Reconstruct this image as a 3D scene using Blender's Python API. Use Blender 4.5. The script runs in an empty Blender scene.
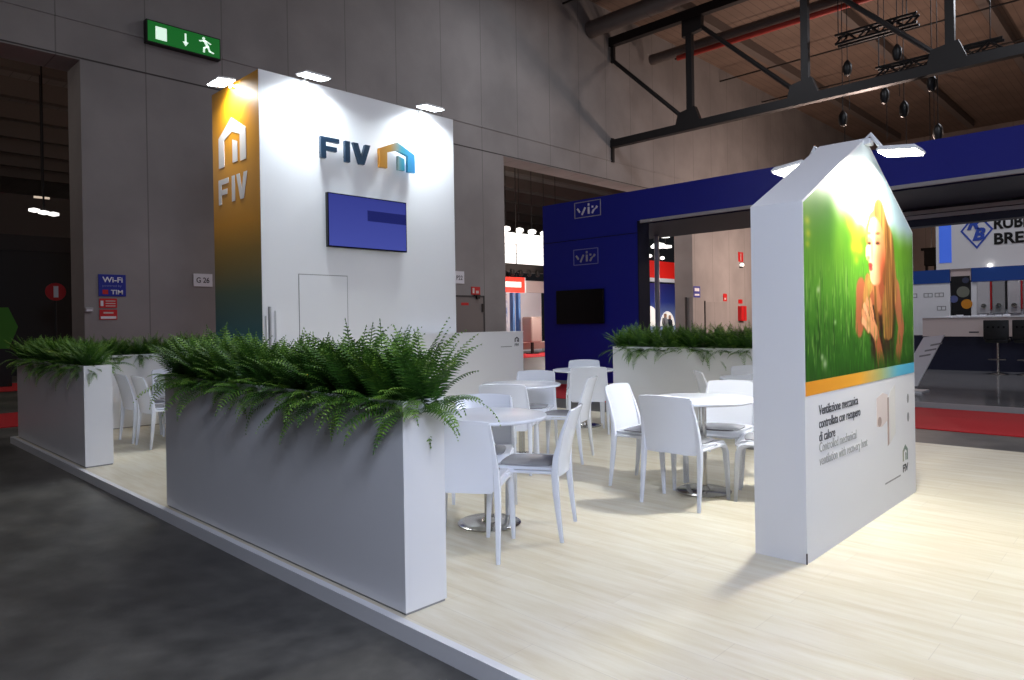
import bpy, bmesh, math, random
import numpy as np
from mathutils import Vector, Matrix

SC = bpy.context.scene
COL = SC.collection
R = math.radians

# ------------------------------------------------------------------ camera
CAM = (2.615, -1.96, 1.36)
def make_camera():
    cd = bpy.data.cameras.new('camera'); co = bpy.data.objects.new('camera', cd); COL.objects.link(co)
    yaw, pitch, roll = R(45.926), R(-0.216), R(-0.922)
    F = Vector((-math.cos(yaw), math.sin(yaw), 0)); Rt = Vector((math.sin(yaw), math.cos(yaw), 0)); U = Vector((0, 0, 1))
    F2 = F*math.cos(pitch) + U*math.sin(pitch); U2 = U*math.cos(pitch) - F*math.sin(pitch)
    R3 = Rt*math.cos(roll) + U2*math.sin(roll); U3 = U2*math.cos(roll) - Rt*math.sin(roll)
    M = Matrix(((R3.x, U3.x, -F2.x, CAM[0]), (R3.y, U3.y, -F2.y, CAM[1]), (R3.z, U3.z, -F2.z, CAM[2]), (0, 0, 0, 1)))
    co.matrix_world = M
    cd.sensor_fit = 'HORIZONTAL'; cd.sensor_width = 36; cd.lens = 36*694.584/1024
    cd.shift_y = -14.95/1024
    cd.clip_start = 0.05; cd.clip_end = 300
    SC.camera = co
make_camera()

# ------------------------------------------------------------------ world, exposure
W = bpy.data.worlds.new('world'); SC.world = W; W.use_nodes = True
W.node_tree.nodes['Background'].inputs[0].default_value = (0.80, 0.86, 1.0, 1)
W.node_tree.nodes['Background'].inputs[1].default_value = 0.010
SC.view_settings.view_transform = 'Standard'; SC.view_settings.look = 'None'
SC.view_settings.gamma = 1; SC.view_settings.use_curve_mapping = False
SC.view_settings.exposure = 0.0

# ------------------------------------------------------------------ unseen fill lights added for the halls and the stand
def area(name, loc, target, w, h, power, color=(1, 1, 1), parent=None, spread=180):
    l = bpy.data.lights.new(name, 'AREA'); l.shape = 'RECTANGLE'; l.size = w; l.size_y = h
    l.energy = power; l.color = color; l.spread = R(spread)
    o = bpy.data.objects.new(name, l); COL.objects.link(o)
    d = (Vector(target) - Vector(loc)).normalized()
    o.rotation_euler = d.to_track_quat('-Z', 'Y').to_euler()
    o.location = loc
    if parent is not None:
        o.parent = parent; o.location = Vector(loc) - wloc(parent)
    return o
def wloc(o):
    v = Vector((0, 0, 0))
    while o is not None:
        v += Vector(o.location); o = o.parent
    return v
FILL_COL = (0.88, 0.91, 1.0)
for (x, y, p) in ((3.5, 4.5, 70), (-2.5, 3.5, 70), (9, 8, 300), (1, 15, 330), (9, 18, 300), (-8, 13, 260), (0, 26, 300)):
    area('overhead_fill', (x, y, 12.2), (x, y, 0), 1.2, 1.2, p, FILL_COL)  # unseen overhead lights added as ambient fill
area('cool_front_fill', (4.8, -1.9, 3.9), (-0.5, 1.5, 0.4), 1.5, 1.2, 265, (0.70, 0.78, 1.0))  # unseen cool light added off-frame to brighten planter, totem and chairs
def point_fill(name, loc, power, color, r=0.3):
    l = bpy.data.lights.new(name, 'POINT'); l.energy = power; l.color = color; l.shadow_soft_size = r
    o = bpy.data.objects.new(name, l); COL.objects.link(o); o.location = loc
point_fill('warm_fill', (-5.0, 23.5, 6.6), 330, (1.0, 0.76, 0.66))  # unseen warm lights, this and the next, added to brighten roof and wall
point_fill('warm_fill', (3.0, 27.0, 8.0), 280, (1.0, 0.76, 0.66))
point_fill('warm_fill', (-8.0, 29.0, 3.4), 1250, (1.0, 0.72, 0.60))  # added to brighten the wall seen through the blue portal
point_fill('warm_fill', (-18.0, 17.0, 6.4), 420, (1.0, 0.74, 0.64))  # added to brighten the ceiling beyond the right opening
point_fill('hall_fill', (-8.0, -6.0, 9.0), 130, (0.98, 0.92, 0.88))  # unseen light added as hall fill
for (x, y, p) in ((-23, 22, 700), (-24, 33, 700)):
    area('overhead_fill', (x, y, 7.2), (x, y, 0), 1.5, 1.5, p, (1, 0.97, 0.95))  # unseen fill lights added in the neighbouring hall
point_fill('booth_fill', (-17.0, 21.0, 2.2), 160, (1.0, 0.9, 0.85))  # added to brighten the pale booth, no fitting modelled
point_fill('booth_fill', (-16.5, 32.5, 3.0), 140, (1.0, 0.95, 0.92))  # added to light the banner booth and its two people
point_fill('far_hall_fill', (-19.5, -2.5, 6.6), 170, (1.0, 0.88, 0.80))  # added to lift the dark ceiling beyond the left opening

# ------------------------------------------------------------------ materials
def lin(c):
    return tuple(((v/255)/12.92 if v/255 <= 0.04045 else ((v/255+0.055)/1.055)**2.4) for v in c)
MATS = {}
def mat(name, rgb, rough=0.5, metal=0.0, emit=None, estr=0.0, noise=None, spec=0.5, trans=0.0, bump=None, stretch=None):
    """procedural principled material; noise=(scale, rgb2, amount)"""
    if name in MATS: return MATS[name]
    m = bpy.data.materials.new(name); m.use_nodes = True
    nt = m.node_tree; b = nt.nodes['Principled BSDF']
    b.inputs['Base Color'].default_value = (*lin(rgb), 1)
    b.inputs['Roughness'].default_value = rough; b.inputs['Metallic'].default_value = metal
    b.inputs['Specular IOR Level'].default_value = spec
    if trans: b.inputs['Transmission Weight'].default_value = trans
    if emit is not None:
        b.inputs['Emission Color'].default_value = (*lin(emit), 1); b.inputs['Emission Strength'].default_value = estr
    if noise or bump:
        tc = nt.nodes.new('ShaderNodeTexCoord'); mp = nt.nodes.new('ShaderNodeMapping')
        nt.links.new(tc.outputs['Object'], mp.inputs['Vector'])
        if stretch: mp.inputs['Scale'].default_value = stretch
    if noise:
        n = nt.nodes.new('ShaderNodeTexNoise'); n.inputs['Scale'].default_value = noise[0]; n.inputs['Detail'].default_value = 6
        nt.links.new(mp.outputs['Vector'], n.inputs['Vector'])
        rp = nt.nodes.new('ShaderNodeValToRGB')
        rp.color_ramp.elements[0].position = 0.5-noise[2]; rp.color_ramp.elements[1].position = 0.5+noise[2]
        rp.color_ramp.elements[0].color = (*lin(rgb), 1); rp.color_ramp.elements[1].color = (*lin(noise[1]), 1)
        nt.links.new(n.outputs['Fac'], rp.inputs['Fac']); nt.links.new(rp.outputs['Color'], b.inputs['Base Color'])
    if bump:
        n2 = nt.nodes.new('ShaderNodeTexNoise'); n2.inputs['Scale'].default_value = bump[0]; n2.inputs['Detail'].default_value = 4
        nt.links.new(mp.outputs['Vector'], n2.inputs['Vector'])
        bp = nt.nodes.new('ShaderNodeBump'); bp.inputs['Strength'].default_value = bump[1]; bp.inputs['Distance'].default_value = 0.02
        nt.links.new(n2.outputs['Fac'], bp.inputs['Height']); nt.links.new(bp.outputs['Normal'], b.inputs['Normal'])
    MATS[name] = m
    return m
def ramp_mat(name, axis, stops, rough=0.5, emit=0.0, lo=0.0, hi=1.0):
    """printed colour gradient along an object axis between lo and hi"""
    m = bpy.data.materials.new(name); m.use_nodes = True; nt = m.node_tree; b = nt.nodes['Principled BSDF']
    tc = nt.nodes.new('ShaderNodeTexCoord'); sp = nt.nodes.new('ShaderNodeSeparateXYZ'); mr = nt.nodes.new('ShaderNodeMapRange')
    nt.links.new(tc.outputs['Object'], sp.inputs[0]); nt.links.new(sp.outputs['XYZ'.index(axis)], mr.inputs[0])
    mr.inputs[1].default_value = lo; mr.inputs[2].default_value = hi
    rp = nt.nodes.new('ShaderNodeValToRGB'); cr = rp.color_ramp
    cr.elements[0].position = stops[0][0]; cr.elements[0].color = (*lin(stops[0][1]), 1)
    cr.elements[1].position = stops[-1][0]; cr.elements[1].color = (*lin(stops[-1][1]), 1)
    for p, c in stops[1:-1]:
        e = cr.elements.new(p); e.color = (*lin(c), 1)
    nt.links.new(mr.outputs[0], rp.inputs[0]); nt.links.new(rp.outputs[0], b.inputs['Base Color'])
    b.inputs['Roughness'].default_value = rough
    if emit:
        nt.links.new(rp.outputs[0], b.inputs['Emission Color']); b.inputs['Emission Strength'].default_value = emit
    MATS[name] = m
    return m
def M(n): return MATS[n]

mat('white_laminate', (236, 236, 238), 0.38)
mat('white_matt', (238, 238, 240), 0.55)
mat('white_plastic', (232, 236, 246), 0.2)
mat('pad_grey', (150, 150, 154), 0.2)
mat('steel', (190, 188, 184), 0.18, 1.0)
mat('dark_steel', (42, 40, 40), 0.5, 0.4)
mat('black', (12, 12, 13), 0.45)
mat('black_gloss', (8, 8, 9), 0.12)
mat('navy_letter', (20, 48, 72), 0.4)
mat('print_grey', (150, 150, 150), 0.6)
mat('print_dark', (55, 55, 58), 0.6)
mat('print_pink', (214, 196, 190), 0.6)
mat('print_pinkdark', (172, 150, 142), 0.6)
mat('soil', (30, 24, 18), 0.9, noise=(30, (14, 11, 9), 0.2))
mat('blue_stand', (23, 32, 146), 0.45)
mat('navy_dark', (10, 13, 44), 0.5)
mat('red_print', (200, 26, 30), 0.5)
mat('blue_print', (22, 36, 150), 0.5)
mat('white_print', (235, 235, 240), 0.5)
mat('grey_line', (130, 135, 190), 0.5)
mat('grey_rail', (170, 170, 172), 0.4)
mat('carpet_red', (205, 22, 34), 0.9, noise=(60, (180, 16, 28), 0.3))
mat('duct', (120, 112, 108), 0.45, 0.5)
mat('duct_red', (170, 50, 38), 0.5)
mat('lamp_body', (225, 225, 225), 0.4)
mat('lens', (255, 255, 255), 0.5, emit=(240, 250, 255), estr=14)
mat('lens_warm', (255, 255, 255), 0.5, emit=(255, 252, 236), estr=14)
mat('exit_green', (8, 120, 40), 0.4, emit=(10, 130, 40), estr=0.32)
mat('exit_white', (235, 255, 240), 0.4, emit=(225, 255, 235), estr=0.75)
mat('acrylic', (235, 240, 245), 0.05, trans=0.9)

def fern_material():
    m = bpy.data.materials.new('fern_leaf'); m.use_nodes = True; nt = m.node_tree; b = nt.nodes['Principled BSDF']
    at = nt.nodes.new('ShaderNodeAttribute'); at.attribute_name = 'leaf_tone'
    rp = nt.nodes.new('ShaderNodeValToRGB'); cr = rp.color_ramp
    cr.elements[0].color = (*lin((24, 56, 12)), 1); cr.elements[1].color = (*lin((134, 174, 60)), 1)
    e = cr.elements.new(0.5); e.color = (*lin((58, 102, 28)), 1)
    nt.links.new(at.outputs['Fac'], rp.inputs[0]); nt.links.new(rp.outputs[0], b.inputs['Base Color'])
    b.inputs['Roughness'].default_value = 0.55
    MATS['fern_leaf'] = m
fern_material()

def concrete_material():
    m = bpy.data.materials.new('hall_concrete'); m.use_nodes = True; nt = m.node_tree; b = nt.nodes['Principled BSDF']
    tc = nt.nodes.new('ShaderNodeTexCoord')
    n1 = nt.nodes.new('ShaderNodeTexNoise'); n1.inputs['Scale'].default_value = 0.9; n1.inputs['Detail'].default_value = 9; n1.inputs['Roughness'].default_value = 0.65
    n2 = nt.nodes.new('ShaderNodeTexNoise'); n2.inputs['Scale'].default_value = 7; n2.inputs['Detail'].default_value = 8
    nt.links.new(tc.outputs['Object'], n1.inputs['Vector']); nt.links.new(tc.outputs['Object'], n2.inputs['Vector'])
    r1 = nt.nodes.new('ShaderNodeValToRGB'); r1.color_ramp.elements[0].position = 0.3; r1.color_ramp.elements[1].position = 0.72
    r1.color_ramp.elements[0].color = (*lin((54, 53, 53)), 1); r1.color_ramp.elements[1].color = (*lin((112, 110, 104)), 1)
    nt.links.new(n1.outputs['Fac'], r1.inputs[0])
    mx = nt.nodes.new('ShaderNodeMixRGB'); mx.blend_type = 'OVERLAY'; mx.inputs[0].default_value = 0.5
    nt.links.new(r1.outputs[0], mx.inputs[1]); nt.links.new(n2.outputs['Fac'], mx.inputs[2])
    nt.links.new(mx.outputs[0], b.inputs['Base Color'])
    r2 = nt.nodes.new('ShaderNodeMapRange'); r2.inputs[3].default_value = 0.28; r2.inputs[4].default_value = 0.62
    nt.links.new(n1.outputs['Fac'], r2.inputs[0]); nt.links.new(r2.outputs[0], b.inputs['Roughness'])
    MATS['hall_concrete'] = m
concrete_material()

def deck_material():
    """pale limed-oak vinyl planks running along X"""
    m = bpy.data.materials.new('deck_planks'); m.use_nodes = True; nt = m.node_tree; b = nt.nodes['Principled BSDF']
    tc = nt.nodes.new('ShaderNodeTexCoord')
    mp = nt.nodes.new('ShaderNodeMapping'); nt.links.new(tc.outputs['Object'], mp.inputs['Vector'])
    br = nt.nodes.new('ShaderNodeTexBrick'); br.inputs['Scale'].default_value = 1.0
    br.inputs['Brick Width'].default_value = 1.25; br.inputs['Row Height'].default_value = 0.19; br.inputs['Mortar Size'].default_value = 0.0012
    br.inputs['Color1'].default_value = (*lin((234, 228, 211)), 1); br.inputs['Color2'].default_value = (*lin((228, 221, 202)), 1)
    br.inputs['Mortar'].default_value = (*lin((212, 204, 188)), 1)
    nt.links.new(mp.outputs['Vector'], br.inputs['Vector'])
    mp2 = nt.nodes.new('ShaderNodeMapping'); mp2.inputs['Scale'].default_value = (1.1, 9, 1); nt.links.new(tc.outputs['Object'], mp2.inputs['Vector'])
    n = nt.nodes.new('ShaderNodeTexNoise'); n.inputs['Scale'].default_value = 1.6; n.inputs['Detail'].default_value = 8; n.inputs['Roughness'].default_value = 0.6
    nt.links.new(mp2.outputs['Vector'], n.inputs['Vector'])
    rp = nt.nodes.new('ShaderNodeValToRGB'); rp.color_ramp.elements[0].position = 0.33; rp.color_ramp.elements[1].position = 0.62
    rp.color_ramp.elements[0].color = (*lin((234, 226, 208)), 1); rp.color_ramp.elements[1].color = (1, 1, 1, 1)
    nt.links.new(n.outputs['Fac'], rp.inputs[0])
    mx = nt.nodes.new('ShaderNodeMixRGB'); mx.blend_type = 'MULTIPLY'; mx.inputs[0].default_value = 0.75
    nt.links.new(br.outputs['Color'], mx.inputs[1]); nt.links.new(rp.outputs[0], mx.inputs[2]); nt.links.new(mx.outputs[0], b.inputs['Base Color'])
    b.inputs['Roughness'].default_value = 0.36
    MATS['deck_planks'] = m
deck_material()

def panel_wall_material(name, rgb, pitch, axis):
    """precast concrete panels: faint vertical joints plus mottling"""
    m = bpy.data.materials.new(name); m.use_nodes = True; nt = m.node_tree; b = nt.nodes['Principled BSDF']
    tc = nt.nodes.new('ShaderNodeTexCoord'); sp = nt.nodes.new('ShaderNodeSeparateXYZ'); nt.links.new(tc.outputs['Object'], sp.inputs[0])
    md = nt.nodes.new('ShaderNodeMath'); md.operation = 'PINGPONG'; md.inputs[1].default_value = pitch/2
    nt.links.new(sp.outputs['XYZ'.index(axis)], md.inputs[0])
    lt = nt.nodes.new('ShaderNodeMath'); lt.operation = 'LESS_THAN'; lt.inputs[1].default_value = 0.012; nt.links.new(md.outputs[0], lt.inputs[0])
    n = nt.nodes.new('ShaderNodeTexNoise'); n.inputs['Scale'].default_value = 0.6; n.inputs['Detail'].default_value = 7
    nt.links.new(tc.outputs['Object'], n.inputs['Vector'])
    rp = nt.nodes.new('ShaderNodeValToRGB')
    rp.color_ramp.elements[0].color = (*[v*0.86 for v in lin(rgb)], 1); rp.color_ramp.elements[1].color = (*[v*1.1 for v in lin(rgb)], 1)
    rp.color_ramp.elements[0].position = 0.35; rp.color_ramp.elements[1].position = 0.65
    nt.links.new(n.outputs['Fac'], rp.inputs[0])
    mx = nt.nodes.new('ShaderNodeMixRGB'); mx.inputs[2].default_value = (*[v*0.62 for v in lin(rgb)], 1)
    nt.links.new(lt.outputs[0], mx.inputs[0]); nt.links.new(rp.outputs[0], mx.inputs[1]); nt.links.new(mx.outputs[0], b.inputs['Base Color'])
    b.inputs['Roughness'].default_value = 0.8
    MATS[name] = m
panel_wall_material('wall_panels', (150, 146, 144), 1.62, 'Y')
panel_wall_material('end_wall_panels', (146, 132, 124), 2.4, 'X')
panel_wall_material('roof_sheet', (132, 112, 99), 0.33, 'X')
panel_wall_material('roof_sheet_old', (118, 112, 106), 0.5, 'Y')
mat('joint_dark', (70, 66, 64), 0.8)

# ------------------------------------------------------------------ mesh builder
class MB:
    def __init__(s): s.bm = bmesh.new()
    def verts(s, pts): return [s.bm.verts.new(p) for p in pts]
    def face(s, pts):
        try: return s.bm.faces.new(s.verts(pts))
        except ValueError: return None
    def box(s, x0, y0, z0, x1, y1, z1, bevel=0.0, seg=2):
        t = bmesh.new()
        bmesh.ops.create_cube(t, size=1.0)
        for v in t.verts:
            v.co = Vector(((x0+x1)/2 + v.co.x*(x1-x0), (y0+y1)/2 + v.co.y*(y1-y0), (z0+z1)/2 + v.co.z*(z1-z0)))
        if bevel > 0:
            bmesh.ops.bevel(t, geom=list(t.edges), offset=bevel, segments=seg, profile=0.5, affect='EDGES', clamp_overlap=True)
        s.merge(t); return s
    def merge(s, t):
        me = bpy.data.meshes.new('tmp'); t.to_mesh(me); t.free(); s.bm.from_mesh(me); bpy.data.meshes.remove(me)
    def loft(s, rings, cap=True, closed=True):
        rv = [s.verts(r) for r in rings]; n = len(rings[0])
        for a, b in zip(rv[:-1], rv[1:]):
            for i in range(n if closed else n-1):
                j = (i+1) % n
                s.bm.faces.new((a[i], a[j], b[j], b[i]))
        if cap:
            s.bm.faces.new(rv[0][::-1]); s.bm.faces.new(rv[-1])
        return s
    def lathe(s, prof, c=(0, 0, 0), n=32):
        rings = [[(c[0]+r*math.cos(2*math.pi*i/n), c[1]+r*math.sin(2*math.pi*i/n), c[2]+z) for i in range(n)] for r, z in prof]
        return s.loft(rings)
    def tube(s, pts, rad, n=10, sq=0.0):
        """tube along pts; rad a number or (a,b) or a list; sq>0 squares the section"""
        P = [Vector(p) for p in pts]; rings = []
        up0 = None
        for i, p in enumerate(P):
            t = (P[min(i+1, len(P)-1)] - P[max(i-1, 0)]).normalized()
            if up0 is None:
                up0 = Vector((0, 1, 0)) if abs(t.y) < 0.8 else Vector((1, 0, 0))
            a = (up0 - t*up0.dot(t)).normalized(); b = t.cross(a); up0 = a
            r = rad[i] if isinstance(rad, list) else rad
            ra, rb = r if isinstance(r, tuple) else (r, r)
            ring = []
            for k in range(n):
                th = 2*math.pi*k/n; c, sn = math.cos(th), math.sin(th)
                if sq:
                    e = 1-sq; c = math.copysign(abs(c)**e, c); sn = math.copysign(abs(sn)**e, sn)
                ring.append(p + a*(ra*c) + b*(rb*sn))
            rings.append(ring)
        return s.loft(rings)
    def prism(s, poly, o, ux, uy, d):
        """polygon (2d) in the plane o+ux*a+uy*b, extruded by d along ux x uy"""
        o, ux, uy = Vector(o), Vector(ux), Vector(uy); nn = ux.cross(uy).normalized()
        A = [o+ux*a+uy*b for a, b in poly]; B = [p+nn*d for p in A]
        av, bv = s.verts(A), s.verts(B); n = len(poly)
        s.bm.faces.new(av[::-1]); s.bm.faces.new(bv)
        for i in range(n):
            j = (i+1) % n; s.bm.faces.new((av[i], av[j], bv[j], bv[i]))
        return s
    def shell(s, f, nu, nv, th):
        """closed sheet: surface f(u,v) with u,v in 0..1, thickened by th along its normal"""
        e = 1e-3; A, B = [], []
        for i in range(nu+1):
            ra, rb = [], []
            for j in range(nv+1):
                u, v = i/nu, j/nv; p = Vector(f(u, v))
                du = Vector(f(min(u+e, 1), v)) - Vector(f(max(u-e, 0), v)); dv = Vector(f(u, min(v+e, 1))) - Vector(f(u, max(v-e, 0)))
                nn = du.cross(dv).normalized()
                ra.append(s.bm.verts.new(p+nn*th/2)); rb.append(s.bm.verts.new(p-nn*th/2))
            A.append(ra); B.append(rb)
        for i in range(nu):
            for j in range(nv):
                s.bm.faces.new((A[i][j], A[i+1][j], A[i+1][j+1], A[i][j+1])); s.bm.faces.new((B[i][j], B[i][j+1], B[i+1][j+1], B[i+1][j]))
        for i in range(nu):
            s.bm.faces.new((A[i][0], B[i][0], B[i+1][0], A[i+1][0])); s.bm.faces.new((A[i][nv], A[i+1][nv], B[i+1][nv], B[i][nv]))
        for j in range(nv):
            s.bm.faces.new((A[0][j], A[0][j+1], B[0][j+1], B[0][j])); s.bm.faces.new((A[nu][j], B[nu][j], B[nu][j+1], A[nu][j+1]))
        return s
    def build(s, name, m, parent=None, smooth=False, origin=None, fix=True):
        if fix: bmesh.ops.recalc_face_normals(s.bm, faces=list(s.bm.faces))
        o0 = Vector(origin) if origin is not None else (wloc(parent) if parent is not None else Vector((0, 0, 0)))
        if o0.length > 0: bmesh.ops.translate(s.bm, verts=list(s.bm.verts), vec=-o0)
        me = bpy.data.meshes.new(name); s.bm.to_mesh(me); s.bm.free()
        o = bpy.data.objects.new(name, me); COL.objects.link(o)
        me.materials.append(MATS[m] if isinstance(m, str) else m)
        if smooth:
            for p in me.polygons: p.use_smooth = True
            md = o.modifiers.new('edges', 'EDGE_SPLIT'); md.split_angle = R(38)
        if parent is not None:
            o.parent = parent; o.location = o0 - wloc(parent)
        else: o.location = o0
        return o
def tag(o, label=None, cat=None, group=None, kind=None):
    if label: o['label'] = label
    if cat: o['category'] = cat
    if group: o['group'] = group
    if kind: o['kind'] = kind
    return o
def thing(name, label, cat, loc, group=None):
    o = bpy.data.objects.new(name, None); COL.objects.link(o); o.location = loc; o.empty_display_size = 0.1
    return tag(o, label, cat, group)
def box(name, m, parent, *a, bevel=0.0, smooth=False):
    return MB().box(*a, bevel=bevel).build(name, m, parent, smooth)
PX = (Vector((0, 1, 0)), Vector((0, 0, 1)))      # a face looking along +X: right = +Y, up = +Z
MY = (Vector((1, 0, 0)), Vector((0, 0, 1)))      # a face looking along -Y: right = +X, up = +Z
def text(body, m, parent, o, frame, width=None, height=None, depth=0.004, bold=0.0, name='lettering', align='LEFT', shear=0.0, size=None):
    """text built as mesh on a plane; o = lower left of the text, height = height of the glyphs' box"""
    cu = bpy.data.curves.new('tmp', 'FONT'); cu.body = body; cu.size = 1; cu.extrude = 0.02; cu.offset = bold; cu.shear = shear; cu.resolution_u = 4
    to = bpy.data.objects.new('tmp', cu); COL.objects.link(to)
    dg = bpy.context.evaluated_depsgraph_get(); dg.update()
    me = bpy.data.meshes.new_from_object(to.evaluated_get(dg))
    bpy.data.objects.remove(to); bpy.data.curves.remove(cu)
    co = np.array([v.co[:] for v in me.vertices]); lo, hi = co.min(0), co.max(0)
    if size: lo[1] = 0.0; sy = size
    else: sy = height/(hi[1]-lo[1])
    sx = (width/(hi[0]-lo[0])) if width else sy
    ux, uy = frame; nn = ux.cross(uy); o = Vector(o)
    bm = bmesh.new(); bm.from_mesh(me); bpy.data.meshes.remove(me)
    for v in bm.verts:
        a = (v.co.x-lo[0])*sx; b = (v.co.y-lo[1])*sy; c = (v.co.z-lo[2])/(hi[2]-lo[2])*depth
        v.co = o + ux*a + uy*b + nn*c
    mb = MB(); mb.bm.free(); mb.bm = bm
    return mb.build(name, m, parent, fix=False)
def quad_on(o, frame, w, h, d=0.004):
    return MB().prism([(0, 0), (w, 0), (w, h), (0, h)], o, frame[0], frame[1], d)
def house_polys(w, h):
    """house mark: outer gable frame and the inner door post"""
    t = 0.21*w; ev = 0.66*h
    a = [(0, 0), (t, 0), (t, ev-0.09*h), (w/2, h-0.30*h), (w-t, ev-0.09*h), (w-t, 0), (w, 0), (w, ev), (w/2, h), (0, ev)]
    b = [(0.52*w, 0.02*h), (0.52*w+0.85*t, 0.02*h), (0.52*w+0.85*t, 0.44*h), (0.52*w, 0.52*h)]
    return a, b

# ------------------------------------------------------------------ the hall
ZF = -0.08                                                              # hall floor; the stand's deck top is z = 0
def struct(o): o['kind'] = 'structure'; return o
struct(box('floor', 'hall_concrete', None, -48, -14, ZF-0.2, 32, 50, ZF))
XW, WT, OPZ = -13.0, 0.9, 6.68
w = MB()                                                               # side wall of the hall with two tall openings; solid piers and lintel
for (y0, y1, z0, z1) in ((2.03, 13.9, ZF, OPZ), (25.7, 50, ZF, OPZ), (-14, -9.8, ZF, OPZ), (-14, 50, OPZ, 16)):
    w.box(XW-WT, y0, z0, XW, y1, z1)
struct(w.build('wall_left', 'wall_panels'))
struct(box('trim_1', 'wall_panels', None, XW, -14, OPZ+0.75, XW+0.02, 50, OPZ+0.80))     # ledge above the openings
struct(box('trim_2', 'joint_dark', None, XW, -14, OPZ+0.02, XW+0.006, 50, OPZ+0.05))
struct(box('wall_right', 'end_wall_panels', None, -13, 50, ZF, 32, 50.4, 16))
struct(box('ceiling', 'roof_sheet', None, XW, -14, 13.15, 32, 50, 13.4))
struct(box('ceiling_beyond', 'roof_sheet_old', None, -48, -14, 9.6, XW-WT, 50, 9.8))
struct(box('wall_beyond', 'end_wall_panels', None, -48.3, -14, ZF, -48, 50, 9.6))

# beams under the neighbouring hall's roof, seen through the openings
for k in range(9):
    x = -16.2 - 2.9*k
    o = box('roof_beam', mat('old_beam', (92, 82, 75), .7), None, x-0.16, -12, 9.0, x+0.16, 48, 9.6)
    tag(o, 'dark roof beam in the hall beyond the tall wall openings', 'beam', 'roof beams of the neighbouring hall')

# purlins (along Y) under the main roof
for x in (-10.6, -6.6, -2.6, 1.4):
    o = box('roof_rafter', mat('dark_grey', (112, 102, 96), 0.6), None, x-0.16, 6, 12.75, x+0.16, 48, 13.15)
    tag(o, 'grey rafter %s under the brown roof sheets' % ('nearest the wall', 'second from the wall', 'third from the wall', 'farthest from the wall')[[-10.6, -6.6, -2.6, 1.4].index(x)], 'rafter', 'grey rafters under the roof')
for y in (17.0, 24.5, 28.5, 33):
    o = MB().tube([(-13, y, 12.55), (14, y, 12.55)], 0.035, 8).build('sprinkler_pipe', 'dark_steel', None)
    tag(o, 'thin dark pipe under the brown roof sheets, ' + {17.0: 'nearest the camera', 24.5: 'just behind the ducts', 28.5: 'second farthest back', 33: 'farthest back'}[y], 'pipe', 'thin pipes under the roof')

# main truss
def truss():
    t = thing('roof_truss', 'large dark steel roof truss with posts and diagonal braces', 'truss', (-13, 19.8, 8.06))
    y0, y1 = 19.68, 19.92
    box('lower_chord', 'dark_steel', t, -13, y0, 7.94, 16, y1, 8.22)
    box('upper_chord', 'dark_steel', t, -13, y0, 11.78, 16, y1, 12.10)
    box('end_plate', 'dark_steel', t, -13, y0+.05, 7.4, -12.93, y1-.05, 8.3)
    for x in (-9.65, -5.70, -1.85, 2.1, 6.05, 10.0):
        box('post', 'dark_steel', t, x-0.11, y0+.03, 8.2, x+0.11, y1-.03, 11.8)
        g = MB(); g.prism([(x-0.55, 8.2), (x+0.4, 8.2), (x+0.2, 8.72), (x-0.45, 8.6)], (0, y1-.02, 0), (1, 0, 0), (0, 0, 1), 0.2)
        g.build('gusset', 'dark_steel', t)
        g = MB(); g.prism([(x-0.25, 11.2), (x+0.5, 11.3), (x+0.5, 11.8), (x-0.25, 11.8)], (0, y1-.02, 0), (1, 0, 0), (0, 0, 1), 0.2)
        g.build('gusset', 'dark_steel', t)
    for (xa, za, xb, zb) in ((-12.9, 11.25, -9.9, 8.4), (-9.3, 11.5, -6.0, 8.4), (-5.3, 11.5, -2.1, 8.4), (-1.4, 11.5, 1.8, 8.4)):
        MB().tube([(xa, 19.8, za), (xb, 19.8, zb)], 0.075, 8).build('brace', 'dark_steel', t)
    box('end_post', 'dark_steel', t, -12.95, y0+.05, 11.15, -12.82, y1-.05, 11.8)
truss()
def duct(label, name, y, z, r, x0, x1, m):
    t = thing(name, label, 'duct', (x0, y, z))
    MB().tube([(x0, y, z), (x1, y, z)], r, 20).build('pipe', m, t, True)
    for x in np.arange(x0+0.05, x1, 2.4):
        MB().tube([(x, y, z), (x+0.08, y, z)], r*1.05, 20).build('collar', m, t, True)
duct('thick grey air duct ending against the wall beside the truss', 'air_duct', 18.5, 12.05, 0.30, -12.98, 10, 'duct')
duct('slimmer grey air duct behind the truss with red pipe below', 'air_duct', 22.0, 11.75, 0.20, -12.6, 10, 'duct')
o = MB().tube([(-11.3, 21.8, 11.42), (10, 21.8, 11.42)], 0.10, 12).build('water_pipe', 'duct_red', None, True)
tag(o, 'red water pipe running under the slimmer air duct', 'pipe')

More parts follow.
